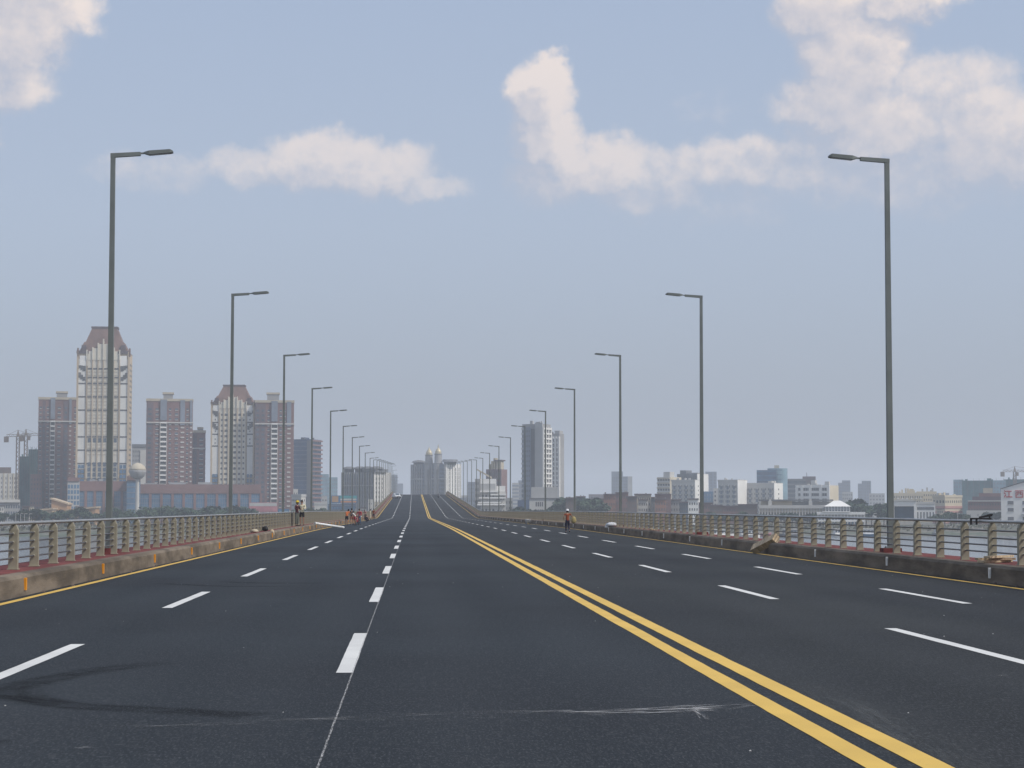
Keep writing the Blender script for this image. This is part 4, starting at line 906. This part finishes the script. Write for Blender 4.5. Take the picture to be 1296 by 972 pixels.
belt(900, 1045, 9, 646, 651, 1050, 'round dark tree in front of the classical hall', 'trees in front of the classical hall')
belt(1068, 1092, 4, 630, 638, 1090, 'dense dark tree behind the pavilion', 'dense trees right of the pavilion'); belt(1092, 1128, 5, 636, 644, 1095, 'dense dark tree right of the pavilion', 'dense trees right of the pavilion')
belt(1182, 1225, 6, 646, 652, 1045, 'low dark tree in front of the pink school', 'trees in front of the pink school'); belt(1248, 1268, 5, 645, 651, 1040, 'dark tree beside the white gabled hall', 'trees beside the white gabled hall')
# bushes and reeds along the water line, one mass
q = MB(); r = random.Random(3)
for i in range(4000):
    x = r.uniform(-420, 420)
    if -30 < x < 40: continue
    y = shore(x)+r.uniform(40, 84); z = GZ-1.3+(y-shore(x)-40)*.03; s_ = r.uniform(.5,1.5); a = Vector((r.gauss(0,1),r.gauss(0,1),abs(r.gauss(0,1)))).normalized(); b_ = a.orthogonal().normalized()
    c = Vector((x,y,z+r.uniform(.1,1.6)*(1+sin(x*.07)))); q.add([c-a*s_, c+b_*s_*.7, c+a*s_, c-b_*s_*.7], [(0,1,2,3)])
q.build('bank_shrubs', M['reed'], kind='stuff')
# roofs, walls and clutter of the low city between the towers, kept as simple small houses further back
for i in range(40):
    px = rnd.uniform(-20, 1310); d_ = rnd.uniform(1130, 1240)
    if 488 < px < 600 or 1225 < px < 1300: continue
    b = Bld('small_house', 'small low house half hidden among riverside trees', px, px+rnd.uniform(5,11), rnd.uniform(640,648), d_, rnd.choice(['offw','grey','brick_dk','beige','grey_l']), depth=8, cat='house', group='small houses among the riverside trees')
    b.grid('window','slot','f',.05,.95,.6,b.H-.4,3,3,.5,.45,.07).panel('eave','roof_d','f',-.03,1.03,b.H-.1,b.H+.4,.5,-8.5).done()
# riverside promenade lamps and posts
lp = MB(); lp.tube((0,0,0),(0,0,8),.14,.09,n=6); lp_me = lp.mesh('pole', M['offw']); la = MB(); la.box(-.1,1.4,-.12,.12,7.9,8.1); la_me = la.mesh('arm', M['offw'])
for i, px in enumerate((20,26,31,37,727,738,746,758,772,786,804,818,836,1095,1106,1212)):
    p_ = at(px, 655, 1010); t = empty('promenade_lamp', (p_.x, 1010, -9.6)); tag(t, ('white post on the left bank shore' if i < 4 else 'white promenade lamp on the right bank shore'), 'lamp post', 'promenade posts on the left bank' if i < 4 else 'promenade lamps on the right bank'); inst('pole', lp_me, t); inst('arm', la_me, t)
# ------------------------------------------------------------------ boats moored by the right bank
def boat(label, px0, px1, y, D_, m, cab, hgt=1.6):
    A = at(px0, y, D_); L = at(px1, y, D_).x-A.x; t = empty('moored_boat', (A.x+L/2, D_, -12.3), rnd.uniform(-.05,.05)); tag(t, label, 'boat')
    h = MB(); w = 2.8; n = 10; vs = []; fs = []
    for i in range(n+1):
        u = i/n; x = (u-.5)*L; ww = w*(1-abs(2*u-1)**3*.8); sh = .5*abs(2*u-1)**2
        vs += [(x*.96,-ww*.7,0),(x,-ww,hgt+sh),(x,ww,hgt+sh),(x*.96,ww*.7,0)]
    for i in range(n):
        for k_ in range(4): fs.append((i*4+k_, i*4+(k_+1)%4, (i+1)*4+(k_+1)%4, (i+1)*4+k_))
    fs += [(3,2,1,0), (n*4,n*4+1,n*4+2,n*4+3)]; h.add(vs, fs); h.build('hull', M[m], t)
    if cab:
        MB().frust((-L*.3,L*.32,-1.9,1.9),hgt-.1,(-L*.27,L*.3,-1.7,1.7),hgt+2.3).build('cabin', M[cab], t); wn = MB(); nn = max(3,int(L/2.6))
        for i in range(nn): x = -L*.26+L*.54*i/nn; wn.box(x,x+L*.54/nn*.6,-1.98,1.98,hgt+.9,hgt+1.7)
        wn.build('cabin_window', M['glass'], t); MB().box(-L*.32,L*.34,-2.2,2.2,hgt+2.3,hgt+2.5).build('cabin_roof', M['wht'], t)
boat('long white passenger barge moored left of the classical hall', 895, 929, 673.5, 880, 'wht', 'wht'); boat('white barge moored at the bank, right of the long barge', 931, 962, 671.5, 890, 'wht', 'wht')
boat('low dark barge lying between the white barges and pavilion', 985, 1015, 672, 895, 'grey_d', 'grey'); boat('blue and white boat moored below the river terminal', 1052, 1070, 672, 900, 'wht', 'wht')
boat('blue hulled boat moored nearest the right street lamp', 1086, 1112, 671, 905, 'board_b', 'wht'); boat('small grey boat moored below the pink school', 1180, 1194, 664, 925, 'grey', 'offw')
boat('red hulled barge moored under the classical hall', 958, 976, 664, 925, 'pink_b', None); boat('dark red barge moored close by the brick houses', 838, 862, 664, 925, 'pink_b', 'grey')

# ------------------------------------------------------------------ things on the bridge
def mesh_obj_box(name, dims, m, parent=None): x,y,z = dims; return MB().box(-x/2,x/2,-y/2,y/2,-z/2,z/2).build(name, M[m], parent)
# timber leaning on the right kerb
def plank(name, a, b, w, h, m, roll=0.):
    a = Vector(a); b = Vector(b); L = (b-a).length; q = MB(); n = 4; r = random.Random(int(L*1000))
    for i in range(n): q.add([(x*w/2+r.uniform(-.003,.003), y*h/2, -L/2+L*j) for j in (i/n,(i+1)/n) for x,y in ((-1,-1),(1,-1),(1,1),(-1,1))], [(0,1,5,4),(1,2,6,5),(2,3,7,6),(3,0,4,7)]+([(3,2,1,0)] if i == 0 else [])+([(4,5,6,7)] if i == n-1 else []))
    o = q.build(name, M[m]); o.rotation_mode = 'QUATERNION'; o.rotation_quaternion = (b-a).to_track_quat('Z','Y') @ Matrix.Rotation(roll,4,'Z').to_quaternion(); o.location = (a+b)/2; return o
o = plank('timber_beam', (12.22,70.6,.14), (12.84,69.6,.56), .32, .24, 'wood', .8); tag(o, 'thick wooden beam leaning against the right kerb', 'beam')
stack = [((12.72,43.9,.435),(13.55,44.5,.435),.20,.05,'wood'),((12.70,44.15,.485),(13.60,44.3,.485),.18,.05,'wood_b'),((12.82,43.75,.535),(13.62,44.6,.54),.16,.045,'wood')]
for i, (a, b_, w, h, m) in enumerate(stack):
    o = plank('wooden_plank', a, b_, w, h, m); tag(o, ('bottom wooden plank of the pile on the right footway','middle darker wooden plank of the pile on the right footway','top wooden plank of the pile on the right footway')[i], 'plank', 'planks piled on the right footway')
# black clamp on the top rail
t = empty('bar_clamp', (13.15, 45.3, 1.345)); tag(t, 'black metal clamp resting on the right top rail above the plank pile', 'clamp')
q = MB(); q.box(-.26,.24,-.02,.02,.02,.06); q.add([(-.05,-.02,.05),(.26,-.02,.10),(.26,.02,.10),(-.05,.02,.05),(-.05,-.02,.09),(.26,-.02,.15),(.26,.02,.15),(-.05,.02,.09)],[(0,3,2,1),(4,5,6,7),(0,1,5,4),(1,2,6,5),(2,3,7,6),(3,0,4,7)]); q.build('bar', M['black'], t)
q = MB(); q.box(-.26,-.215,-.02,.02,-.1,.04); q.build('jaw', M['black'], t); q = MB(); q.box(-.13,-.09,-.02,.02,-.1,.04); q.build('jaw', M['black'], t)
q = MB(); q.tube((.2,0,.14),(.2,0,.03),.022,n=6); q.tube((.14,0,.12),(.27,0,.14),.016,n=6); q.build('screw_handle', M['black'], t)
o = MB().tube((13.33,45.0,.42),(13.26,45.1,1.02),.012,n=6).build('steel_rod', M['black']); tag(o, 'thin dark rod leaning on the railing beside the plank pile', 'rod')
# white tube lying off the left kerb
t = empty('white_tube', (0,0,0)); tag(t, 'long white tube lying from the left kerb onto the road', 'tube')
MB().tube((-7.32,148,.47),(-5.35,153,.09),.085,n=10).build('pipe', M['plastic_w'], t, True)
q = MB()
for s_ in (0,1): a = Vector((-7.32,148,.47)).lerp(Vector((-5.35,153,.09)), s_*.97); e = a.lerp(Vector((-5.35,153,.09)) if s_==0 else Vector((-7.32,148,.47)), .03); q.tube(a, e, .095, n=10)
q.build('end_sleeve', M['white'], t)
# sack on the right kerb, bucket, small bits
def blob(name, loc, rx, ry, rz_, m, seed, parent=None, n=14):
    r = random.Random(seed); vs = []; fs = []; K = 8
    for j in range(K+1):
        ph = pi*j/K
        for i in range(n):
            th = 2*pi*i/n; w = 1+.12*sin(3*th+seed)+.08*sin(5*th+2*seed+ph*3)+r.uniform(-.04,.04)
            z = cos(ph); z = z if z > 0 else z*.55
            vs.append((cos(th)*sin(ph)*rx*w, sin(th)*sin(ph)*ry*w, (z+.5)*rz_))
    for j in range(K):
        for i in range(n): fs.append((j*n+i, (j+1)*n+i, (j+1)*n+(i+1)%n, j*n+(i+1)%n))
    q = MB(); q.add(vs, fs); o = q.build(name, M[m], parent, True); o.location = loc; return o
t = empty('white_sack', (12.85, 128, .40)); tag(t, 'white sack slumped on the right kerb near the walking person', 'sack')
blob('sack_body', (0,0,0), .42, .30, .19, 'plastic_w', 2, t); blob('sack_fold', (-.30,-.05,-.10), .13, .14, .15, 'plastic_w', 5, t)
t = empty('white_bucket', (12.28, 212, zr(212))); tag(t, 'white bucket standing at the right road edge far ahead', 'bucket')
MB().lathe((0,0,0), [(.22,0),(.30,.42),(.32,.45)], 14).build('bucket_body', M['plastic_w'], t, True); MB().lathe((0,0,.45), [(.33,0),(.33,.03),(.05,.05)], 14).build('lid', M['white'], t)
o = blob('tan_bundle', (-7.36,104,.12), .12,.16,.26,'tan',3); tag(o, 'small tan bundle against the left kerb before the two standing people', 'bundle')
o = blob('black_bag', (-7.75,104.5,.405), .17,.18,.17,'black',4); tag(o, 'small black bag on the left footway before the two people', 'bag')
o = blob('pale_bundle', (-7.8,98,.405), .2,.18,.12,'beige',6); tag(o, 'small pale bundle on the left footway behind the black bag', 'bundle')
for i, (x, y, s_) in enumerate(((-8.12,52.9,.15),(-8.35,55.6,.13))):
    o = mesh_obj_box('red_block', (s_*1.6,s_,.16), 'red_path'); o.location = (x,y,.49); o.rotation_euler = (0,0,.3*i); tag(o, ('red block on the left footway just before the nearest lamp base','red block on the left footway just past the nearest lamp base')[i], 'block')
o = blob('wood_scrap', (12.8,106,.42), .16,.2,.06,'wood',8); tag(o, 'pale scrap of wood on the right kerb beyond the leaning beam', 'scrap')
# grass tufts and dirt by the left kerb past the pair
for i, y in enumerate((127,132,137)):
    o = blob('rust_heap', (-7.36,y,-.03), .10,.7,.12,'wood_b',10+i); tag(o, 'brown heap of dirt against the left kerb near the pair', 'heap', 'brown dirt heaps at the left kerb')

# ------------------------------------------------------------------ people
def skin(name, joints, edges, m, parent, sub=1):
    me = bpy.data.meshes.new(name); me.from_pydata([j[:3] for j in joints], edges, []); o = bpy.data.objects.new(name, me); col.objects.link(o)
    sk = o.modifiers.new('s', 'SKIN'); sk.use_smooth_shade = True; sk.branch_smoothing = .4
    for v, j in zip(me.skin_vertices[0].data, joints): v.radius = (j[3], j[4] if len(j) > 4 else j[3])
    me.skin_vertices[0].data[0].use_root = True
    s_ = o.modifiers.new('u', 'SUBSURF'); s_.levels = sub; s_.render_levels = sub
    bpy.context.view_layer.update(); dg = bpy.context.evaluated_depsgraph_get()
    nm = bpy.data.meshes.new_from_object(o.evaluated_get(dg)); o.modifiers.clear(); o.data = nm; nm.materials.clear(); nm.materials.append(m); nm.polygons.foreach_set('use_smooth', [True]*len(nm.polygons))
    o.parent = parent; return o
def person(loc, face, label, top, bottom, hair, height=1.68, pose=None, cap=None, shorts=False, shoes='c_black', sleeves=True, group=None):
    """face = heading in radians (0 looks down the road, +Y). The pose overrides joints in a body-sized frame (x right, y forward, z up, 1.68 m tall)."""
    J = dict(pelvis=(0,0,.92), waist=(0,0,1.04), chest=(0,.0,1.26), neck=(0,.01,1.43), head=(0,.03,1.56),
             shL=(-.18,0,1.37), shR=(.18,0,1.37), elL=(-.25,-.02,1.10), elR=(.25,-.02,1.10), haL=(-.27,.06,.87), haR=(.27,.06,.87),
             hipL=(-.09,0,.88), hipR=(.09,0,.88), knL=(-.10,.02,.48), knR=(.10,.02,.48), anL=(-.10,-.02,.08), anR=(.10,-.02,.08), toL=(-.12,.15,.035), toR=(.12,.15,.035))
    J.update(pose or {}); V = {k_: Vector(v) for k_, v in J.items()}
    root = empty('person', loc, -face); root.scale = (height/1.68,)*3; tag(root, label, 'person', group)
    js = []; es = []
    def j(p, r, r2=None): js.append((p[0],p[1],p[2],r,r2 or r)); return len(js)-1
    def e(a, b): es.append((a,b)); return b
    pe = j(V['pelvis'],.12,.09); wa = e(pe, j(V['waist'],.115,.085)); ch = e(wa, j(V['chest'],.14,.095)); nk = e(ch, j(V['neck'],.05)); 
    hd_ = e(nk, j(V['neck'].lerp(V['head'],.5),.055)); 
    for s_ in 'LR':
        sh = e(ch, j(V['sh'+s_],.05)); el_ = e(sh, j(V['el'+s_],.038)); wr = e(el_, j(V['ha'+s_],.024))
        d_ = (V['ha'+s_]-V['el'+s_]).normalized(); side = Vector((0,1,0)) if abs(d_.y) < .8 else Vector((0,0,1)); side = (side-d_*side.dot(d_)).normalized()
        pl = e(wr, j(V['ha'+s_]+d_*.07,.03,.022)); out = Vector((1 if s_ == 'R' else -1,0,0)); curl = d_.cross(side)*(.025 if s_ == 'L' else -.025)
        for n_, (o_, l_) in enumerate(((-.030,.062),(-.011,.075),(.009,.070),(.028,.055))):
            f1 = e(pl, j(V['ha'+s_]+d_*.10+side*o_,.0085)); f2 = e(f1, j(V['ha'+s_]+d_*(.10+l_*.55)+side*o_*1.1+curl*.4,.0078)); e(f2, j(V['ha'+s_]+d_*(.10+l_)+side*o_*1.1+curl,.0065))
        t1 = e(wr, j(V['ha'+s_]+d_*.035+side*.035,.010)); e(t1, j(V['ha'+s_]+d_*.075+side*.055,.008))
        hp = e(pe, j(V['hip'+s_],.085)); kn = e(hp, j(V['kn'+s_],.055)); ca = e(kn, j(V['kn'+s_].lerp(V['an'+s_],.35)+Vector((0,-.015,0)),.052)); e(ca, j(V['an'+s_],.034))
    skin('body', js, es, M['skin'], root)
    # head: egg with nose, ears, eyes, mouth
    H_ = V['head']; hb = MB(); prof = []
    vs = []; fs = []; n = 16; K = 12
    for a in range(K+1):
        ph = pi*a/K; z = cos(ph)*.125
        for i in range(n):
            th = 2*pi*i/n; rr = sin(ph)*(1 if z > 0 else 1-.28*(-z/.125)); x = cos(th)*.078*rr; y = sin(th)*.098*rr+(.008 if z < 0 else -.004)
            if y > .06 and abs(x) < .016 and -.045 < z < .02: y += .022
            vs.append((H_.x+x, H_.y+y, H_.z+z))
    for a in range(K):
        for i in range(n): fs.append((a*n+i, (a+1)*n+i, (a+1)*n+(i+1)%n, a*n+(i+1)%n))
    hb.add(vs, fs)
    for sx in (-1,1): hb.frust((H_.x+sx*.078-.008,H_.x+sx*.078+.008,H_.y-.02,H_.y+.012),H_.z-.035,(H_.x+sx*.084-.008,H_.x+sx*.084+.008,H_.y-.025,H_.y+.012),H_.z+.03)
    ho = hb.build('head', M['skin'], root, True)
    ey = MB()
    for sx in (-1,1): ey.box(H_.x+sx*.03-.012,H_.x+sx*.03+.012,H_.y+.082,H_.y+.096,H_.z-.002,H_.z+.008)
    ey.build('eye', M['hair'], ho); MB().box(H_.x-.022,H_.x+.022,H_.y+.078,H_.y+.094,H_.z-.068,H_.z-.060).build('mouth', M['c_red'], ho)
    hr = MB(); vs = []; fs = []; K = 7
    for a in range(K+1):
        ph = pi*.60*a/K
        for i in range(n):
            th = 2*pi*i/n; back = (1-sin(th))/2; p2 = ph*(.80+.32*back); vs.append((H_.x+cos(th)*sin(p2)*.087, H_.y-.006+sin(th)*sin(p2)*.107, H_.z+cos(p2)*.137))
    for a in range(K):
        for i in range(n): fs.append((a*n+i, (a+1)*n+i, (a+1)*n+(i+1)%n, a*n+(i+1)%n))
    hr.add(vs, fs); hr.build('hair', M['hair'], root, True)
    if cap:
        cp = MB(); cp.lathe((H_.x,H_.y,H_.z), [(.125,.035),(.112,.05),(.108,.10),(.08,.15),(.03,.172)], 14)
        cp.add([(H_.x-.07,H_.y+.08,H_.z+.045),(H_.x+.07,H_.y+.08,H_.z+.045),(H_.x+.05,H_.y+.18,H_.z+.03),(H_.x-.05,H_.y+.18,H_.z+.03),(H_.x-.07,H_.y+.08,H_.z+.06),(H_.x+.07,H_.y+.08,H_.z+.06),(H_.x+.05,H_.y+.18,H_.z+.045),(H_.x-.05,H_.y+.18,H_.z+.045)],[(0,3,2,1),(4,5,6,7),(0,1,5,4),(1,2,6,5),(2,3,7,6),(3,0,4,7)])
        cp.build('cap', M[cap], root, True)
    js = []; es = []
    lo_ = j(V['pelvis']-(V['waist']-V['pelvis'])*.75,.150,.120); pe = e(lo_, j(V['pelvis']+Vector((0,0,.02)),.148,.118)); wa = e(pe, j(V['waist'],.14,.108)); ch = e(wa, j(V['chest'],.165,.12)); e(ch, j(V['chest'].lerp(V['neck'],.75),.085,.07))
    for s_ in 'LR':
        sh = e(ch, j(V['sh'+s_],.068)); lim = .98 if sleeves else .55; el_ = e(sh, j(V['sh'+s_].lerp(V['el'+s_],lim),.055))
        if sleeves: e(el_, j(V['el'+s_].lerp(V['ha'+s_],.85),.04))
    skin('shirt', js, es, M[top], root)
    js = []; es = []
    pe = j(V['pelvis']+Vector((0,0,.03)),.138,.112); e(pe, j(V['waist'],.125,.098))
    for s_ in 'LR':
        hp = e(pe, j(V['hip'+s_]-Vector((0,0,.03)),.108)); kn = e(hp, j(V['hip'+s_].lerp(V['kn'+s_],.9),.078))
        if not shorts: k2 = e(kn, j(V['kn'+s_].lerp(V['an'+s_],.1),.07)); e(k2, j(V['kn'+s_].lerp(V['an'+s_],.9),.056))
    skin('trousers', js, es, M[bottom], root)
    for s_ in 'LR':
        a, t_ = V['an'+s_], V['to'+s_]; js = [(a.x,a.y-.04,a.z-.03,.045,.04),(a.x,a.y+.03,a.z-.03,.045,.04),(t_.x,t_.y,t_.z,.042,.028)]; skin('shoe', js, [(0,1),(1,2)], M[shoes], root)
    return root
w = 5.8
person((-8.0+.35,131,.40), R(120), 'person in a dark maroon jacket, grey trousers and yellow cap by the left railing', 'c_maroon', 'c_greyg', 1, 1.66, dict(haL=(-.16,.22,1.10), haR=(.14,.24,1.12), elL=(-.32,.02,1.15), elR=(.29,.05,1.13)), cap='c_yellow')
person((-7.52,134.5,.40), R(190), 'bare legged person in a long cream shirt and black shorts by the left railing', 'c_cream', 'c_black', 1, 1.74, dict(haR=(.22,.10,.90), haL=(-.12,.2,1.15), elL=(-.26,.06,1.12)), shorts=True)
person((-6.35,190,zr(190)), R(25), 'bending person in an orange shirt and black shorts, leftmost of the roadside group', 'c_orange', 'c_black', 1, 1.66, dict(chest=(0,.14,1.20), neck=(.02,.24,1.34), head=(.03,.31,1.45), shL=(-.18,.18,1.30), shR=(.18,.18,1.30), elL=(-.24,.26,1.06), elR=(.24,.28,1.06), haL=(-.14,.42,.96), haR=(.14,.44,.96)), shorts=True, sleeves=False)
person((-6.0,194,zr(194)), R(-20), 'dark clothed person standing behind the one in orange', 'c_black', 'c_rust', 1, 1.64, dict(haR=(.2,.3,1.05)), sleeves=False, shorts=True)
person((-5.65,192,zr(192)), R(240), 'person in a white top and red shorts crouching over by the bicycle', 'c_white', 'c_red', 1, 1.60, dict(chest=(0,.20,1.12), neck=(0,.34,1.22), head=(0,.43,1.28), shL=(-.17,.25,1.20), shR=(.17,.25,1.20), elL=(-.22,.34,.95), elR=(.22,.34,.95), haL=(-.14,.46,.76), haR=(.14,.46,.76), waist=(0,.06,1.02)), shorts=True, sleeves=False)
person((-5.25,194,zr(194)), R(200), 'person in a red top holding the bicycle, rightmost of the group', 'c_red', 'c_blue', 1, 1.60, dict(haL=(-.2,.3,1.02), haR=(.2,.3,1.02), elL=(-.26,.08,1.08), elR=(.26,.08,1.08)))
crouch = dict(pelvis=(0,-.12,.28), waist=(0,-.08,.42), chest=(0,.06,.62), neck=(0,.14,.76), head=(0,.20,.86), shL=(-.17,.08,.70), shR=(.17,.08,.70), elL=(-.22,.24,.54), elR=(.22,.24,.54), haL=(-.12,.40,.46), haR=(.12,.40,.46),
              hipL=(-.10,-.12,.28), hipR=(.10,-.12,.28), knL=(-.16,.24,.50), knR=(.16,.24,.50), anL=(-.13,.0,.08), anR=(.13,.0,.08), toL=(-.14,.16,.035), toR=(.14,.16,.035))
person((-5.7,246,zr(246)), R(300), 'person in dark clothes crouching at the left road edge', 'c_black', 'c_navy', 1, 1.66, crouch)
person((-7.05,262,zr(262)+0), R(60), 'person in a white shirt crouching close to the left kerb, past the crouching dark one', 'c_white', 'c_tan', 1, 1.66, crouch, sleeves=False)
person((-6.9,287,zr(287)), R(200), 'person in a pink top bending by the kerb before the hill', 'c_pink', 'c_maroon', 1, 1.66, dict(chest=(0,.14,1.20), neck=(.02,.24,1.34), head=(.03,.31,1.45), shL=(-.18,.18,1.30), shR=(.18,.18,1.30), elL=(-.24,.26,1.06), elR=(.24,.28,1.06), haL=(-.14,.42,.96), haR=(.14,.44,.96)), sleeves=False)
person((-6.35,318,zr(318)), R(20), 'person in dark rust clothes standing farthest up the left kerb', 'c_rust', 'c_black', 1, 1.76)
person((-6.95,322,zr(322)), R(80), 'person in cream clothes standing beside the farthest dark one', 'c_cream', 'c_cream', 1, 1.66)
person((9.95,127.5,0), R(-12), 'person in a rust shirt, navy trousers and white cap walking along the right lanes', 'c_rust', 'c_navy', 1, 1.50,
       dict(elR=(.34,-.02,1.20), haR=(.42,.10,1.00), shR=(.19,0,1.37), elL=(-.30,-.03,1.13), haL=(-.25,.12,.98), knR=(.12,.16,.50), anR=(.12,-.14,.16), toR=(.13,.0,.07), anL=(-.09,.06,.08), toL=(-.1,.22,.035), knL=(-.09,.08,.48)), cap='c_white', sleeves=False)
o = blob('tan_sack', (10.36,127.6,.62), .15,.12,.30,'c_tan',9); tag(o, 'tan sack held under the arm of the person with white cap', 'sack')
# bicycle beside the group
t = empty('bicycle', (-5.35,190.5,zr(190.5)), R(80)); tag(t, 'dark bicycle standing beside the roadside group', 'bicycle')
for x in (-.52,.52):
    q = MB(); n = 20
    vs = []; fs = []
    for i in range(n):
        a = 2*pi*i/n
        for r_, y in ((.30,-.018),(.34,-.018),(.34,.018),(.30,.018)): vs.append((x+cos(a)*r_, y, .34+sin(a)*r_))
    for i in range(n):
        for k_ in range(4): fs.append((i*4+k_, i*4+(k_+1)%4, ((i+1)%n)*4+(k_+1)%4, ((i+1)%n)*4+k_))
    q.add(vs, fs)
    wl = q.build('wheel', M['tyre'], t); q = MB()
    for i in range(10): a = 2*pi*i/10; q.tube((x,0,.34),(x+cos(a)*.3,0,.34+sin(a)*.3),.004,n=4)
    q.build('spokes', M['chrome'], wl)
q = MB(); P_ = dict(rw=(-.52,0,.34), fw=(.52,0,.34), bb=(-.06,0,.30), seat=(-.20,0,.80), hd=(.36,0,.82), hd2=(.39,0,.70))
for a, b_ in (('rw','bb'),('rw','seat'),('bb','seat'),('seat','hd'),('bb','hd2'),('hd','fw')): q.tube(P_[a], P_[b_], .018, n=6)
q.build('frame', M['c_red'], t); q = MB(); q.tube((.34,0,.82),(.33,0,.98),.014,n=6); q.tube((.33,-.26,.98),(.33,.26,.98),.014,n=6); q.build('handlebar', M['chrome'], t)
q = MB(); q.frust((-.32,-.08,-.08,.08),.84,(-.33,-.10,-.07,.07),.90); q.tube((-.2,0,.8),(-.2,0,.86),.015,n=6); q.build('saddle', M['black'], t)

# ------------------------------------------------------------------ vehicles on the hill
def car(label, x, y, m, rz, L=4.4, W_=1.75, H_=1.5, van=False):
    t = empty('parked_car', (x, y, zr(y)), rz); t.rotation_euler = (.0187*cos(rz), 0, rz); tag(t, label, 'car')
    b = MB(); y0, y1 = -L/2, L/2
    prof = [(y0,.32),(y0,.78),(y0+.12,.92),(y0+.95,1.0),(y0+1.6,H_-.03),(y0+2.1,H_),(y1-.9,H_),(y1-.2,1.02),(y1,.88),(y1,.32)]
    n = len(prof); vs = []
    for k_, (px_, pz) in enumerate(prof):
        ins = .14 if pz > 1.05 else .0; vs += [(-W_/2+ins, px_, pz), (W_/2-ins, px_, pz)]
    fs = [(2*i, 2*i+1, 2*i+3, 2*i+2) for i in range(n-1)] + [(2*n-2, 2*n-1, 1, 0), tuple(2*i for i in range(n-1,-1,-1)), tuple(2*i+1 for i in range(n))]
    b.add(vs, fs); b.build('body', M[m], t)
    g_ = MB(); g_.add([(-W_/2+.22,y0+1.02,1.03),(W_/2-.22,y0+1.02,1.03),(W_/2-.28,y0+1.58,H_-.07),(-W_/2+.28,y0+1.58,H_-.07)],[(0,1,2,3)])
    for v in range(len(g_.v)): x_, yy, z = g_.v[v]; g_.v[v] = (x_, yy-.03, z+.02)
    g_.build('windscreen', M['glass'], t); g_ = MB()
    for s_ in (-1,1): g_.add([(s_*(W_/2-.10),y0+1.25,1.06),(s_*(W_/2-.10),y1-.5,1.06),(s_*(W_/2-.125),y1-1.0,H_-.08),(s_*(W_/2-.125),y0+1.72,H_-.08)],[(0,1,2,3) if s_ > 0 else (3,2,1,0)])
    g_.build('side_window', M['glass'], t)
    for s_ in (-1,1):
        for yy in (y0+.8,y1-.8): wl = MB().tube((s_*(W_/2-.2),yy,.32),(s_*(W_/2+.01),yy,.32),.32,n=16).build('wheel', M['tyre'], t); MB().tube((s_*(W_/2-.05),yy,.32),(s_*(W_/2+.02),yy,.32),.18,n=10).build('hub_cap', M['chrome'], wl)
        MB().box(s_*.62-.16,s_*.62+.16,y0-.015,y0+.05,.64,.80).build('headlight', M['chrome'], t); MB().box(s_*.68-.12,s_*.68+.12,y1-.05,y1+.015,.68,.86).build('tail_light', M['lamp_r'], t)
    MB().box(-W_/2+.05,W_/2-.05,y0-.05,y0+.06,.34,.52).build('bumper', M['black'], t); MB().box(-.5,.5,y0-.02,y0+.03,.60,.74).build('grille', M['black'], t)
    return t
car('silver white car parked by the left kerb near the top of the hill', -5.55, 655, 'car_w', R(16), 4.4, 1.85, 1.7)
t = empty('motorcycle', (8.25, 655, zr(655)), 0); tag(t, 'dark motorcycle with a rider coming down the hill in the right lanes', 'motorcycle')
for yy in (-.62,.62):
    wl = MB().tube((-.05,yy,.3),(.05,yy,.3),.30,n=16).build('wheel', M['tyre'], t); MB().tube((-.06,yy,.3),(.06,yy,.3),.16,n=10).build('hub', M['chrome'], wl)
MB().frust((-.13,.13,-.32,.3),.26,(-.10,.10,-.28,.28),.58).build('engine', M['black'], t); MB().frust((-.14,.14,-.34,.05),.6,(-.10,.10,-.30,.0),.84).build('fuel_tank', M['car_d'], t)
MB().frust((-.13,.13,.05,.72),.66,(-.11,.11,.06,.70),.76).build('saddle', M['black'], t); MB().tube((-.34,-.4,.98),(.34,-.4,.98),.018,n=6).build('handlebar', M['chrome'], t)
q = MB(); q.tube((0,-.62,.3),(0,-.40,.98),.03,n=6); q.build('fork', M['chrome'], t); MB().tube((0,-.50,.84),(0,-.58,.82),.09,n=10).build('headlight', M['chrome'], t); MB().box(-.06,.06,.70,.76,.60,.68).build('tail_light', M['lamp_r'], t)
sit = dict(pelvis=(0,-.02,.84), waist=(0,.0,.98), chest=(0,.06,1.20), neck=(0,.09,1.37), head=(0,.11,1.50), shL=(-.18,.07,1.31), shR=(.18,.07,1.31), elL=(-.29,.24,1.12), elR=(.29,.24,1.12), haL=(-.30,.44,1.0), haR=(.30,.44,1.0),
           hipL=(-.10,.0,.82), hipR=(.10,.0,.82), knL=(-.19,.36,.70), knR=(.19,.36,.70), anL=(-.17,.18,.30), anR=(.17,.18,.30), toL=(-.17,.34,.27), toR=(.17,.34,.27))
person((8.25, 655.22, zr(655)), pi, 'person in dark clothes riding the motorcycle on the hill', 'c_navy', 'c_black', 1, 1.66, sit)

# ------------------------------------------------------------------ haze
hz_m = bpy.data.materials.new('haze'); hz_m.use_nodes = True; nt = hz_m.node_tree; nt.nodes.clear()
pvv = nt.nodes.new('ShaderNodeVolumePrincipled'); out = nt.nodes.new('ShaderNodeOutputMaterial'); nt.links.new(pvv.outputs[0], out.inputs['Volume'])
pvv.inputs['Color'].default_value = (.85,.91,1,1); pvv.inputs['Density'].default_value = .00024; pvv.inputs['Anisotropy'].default_value = .0
hz = MB().box(-6500, 6500, -400, 9300, -16, 150).build('haze', hz_m); tag(hz, kind='stuff')
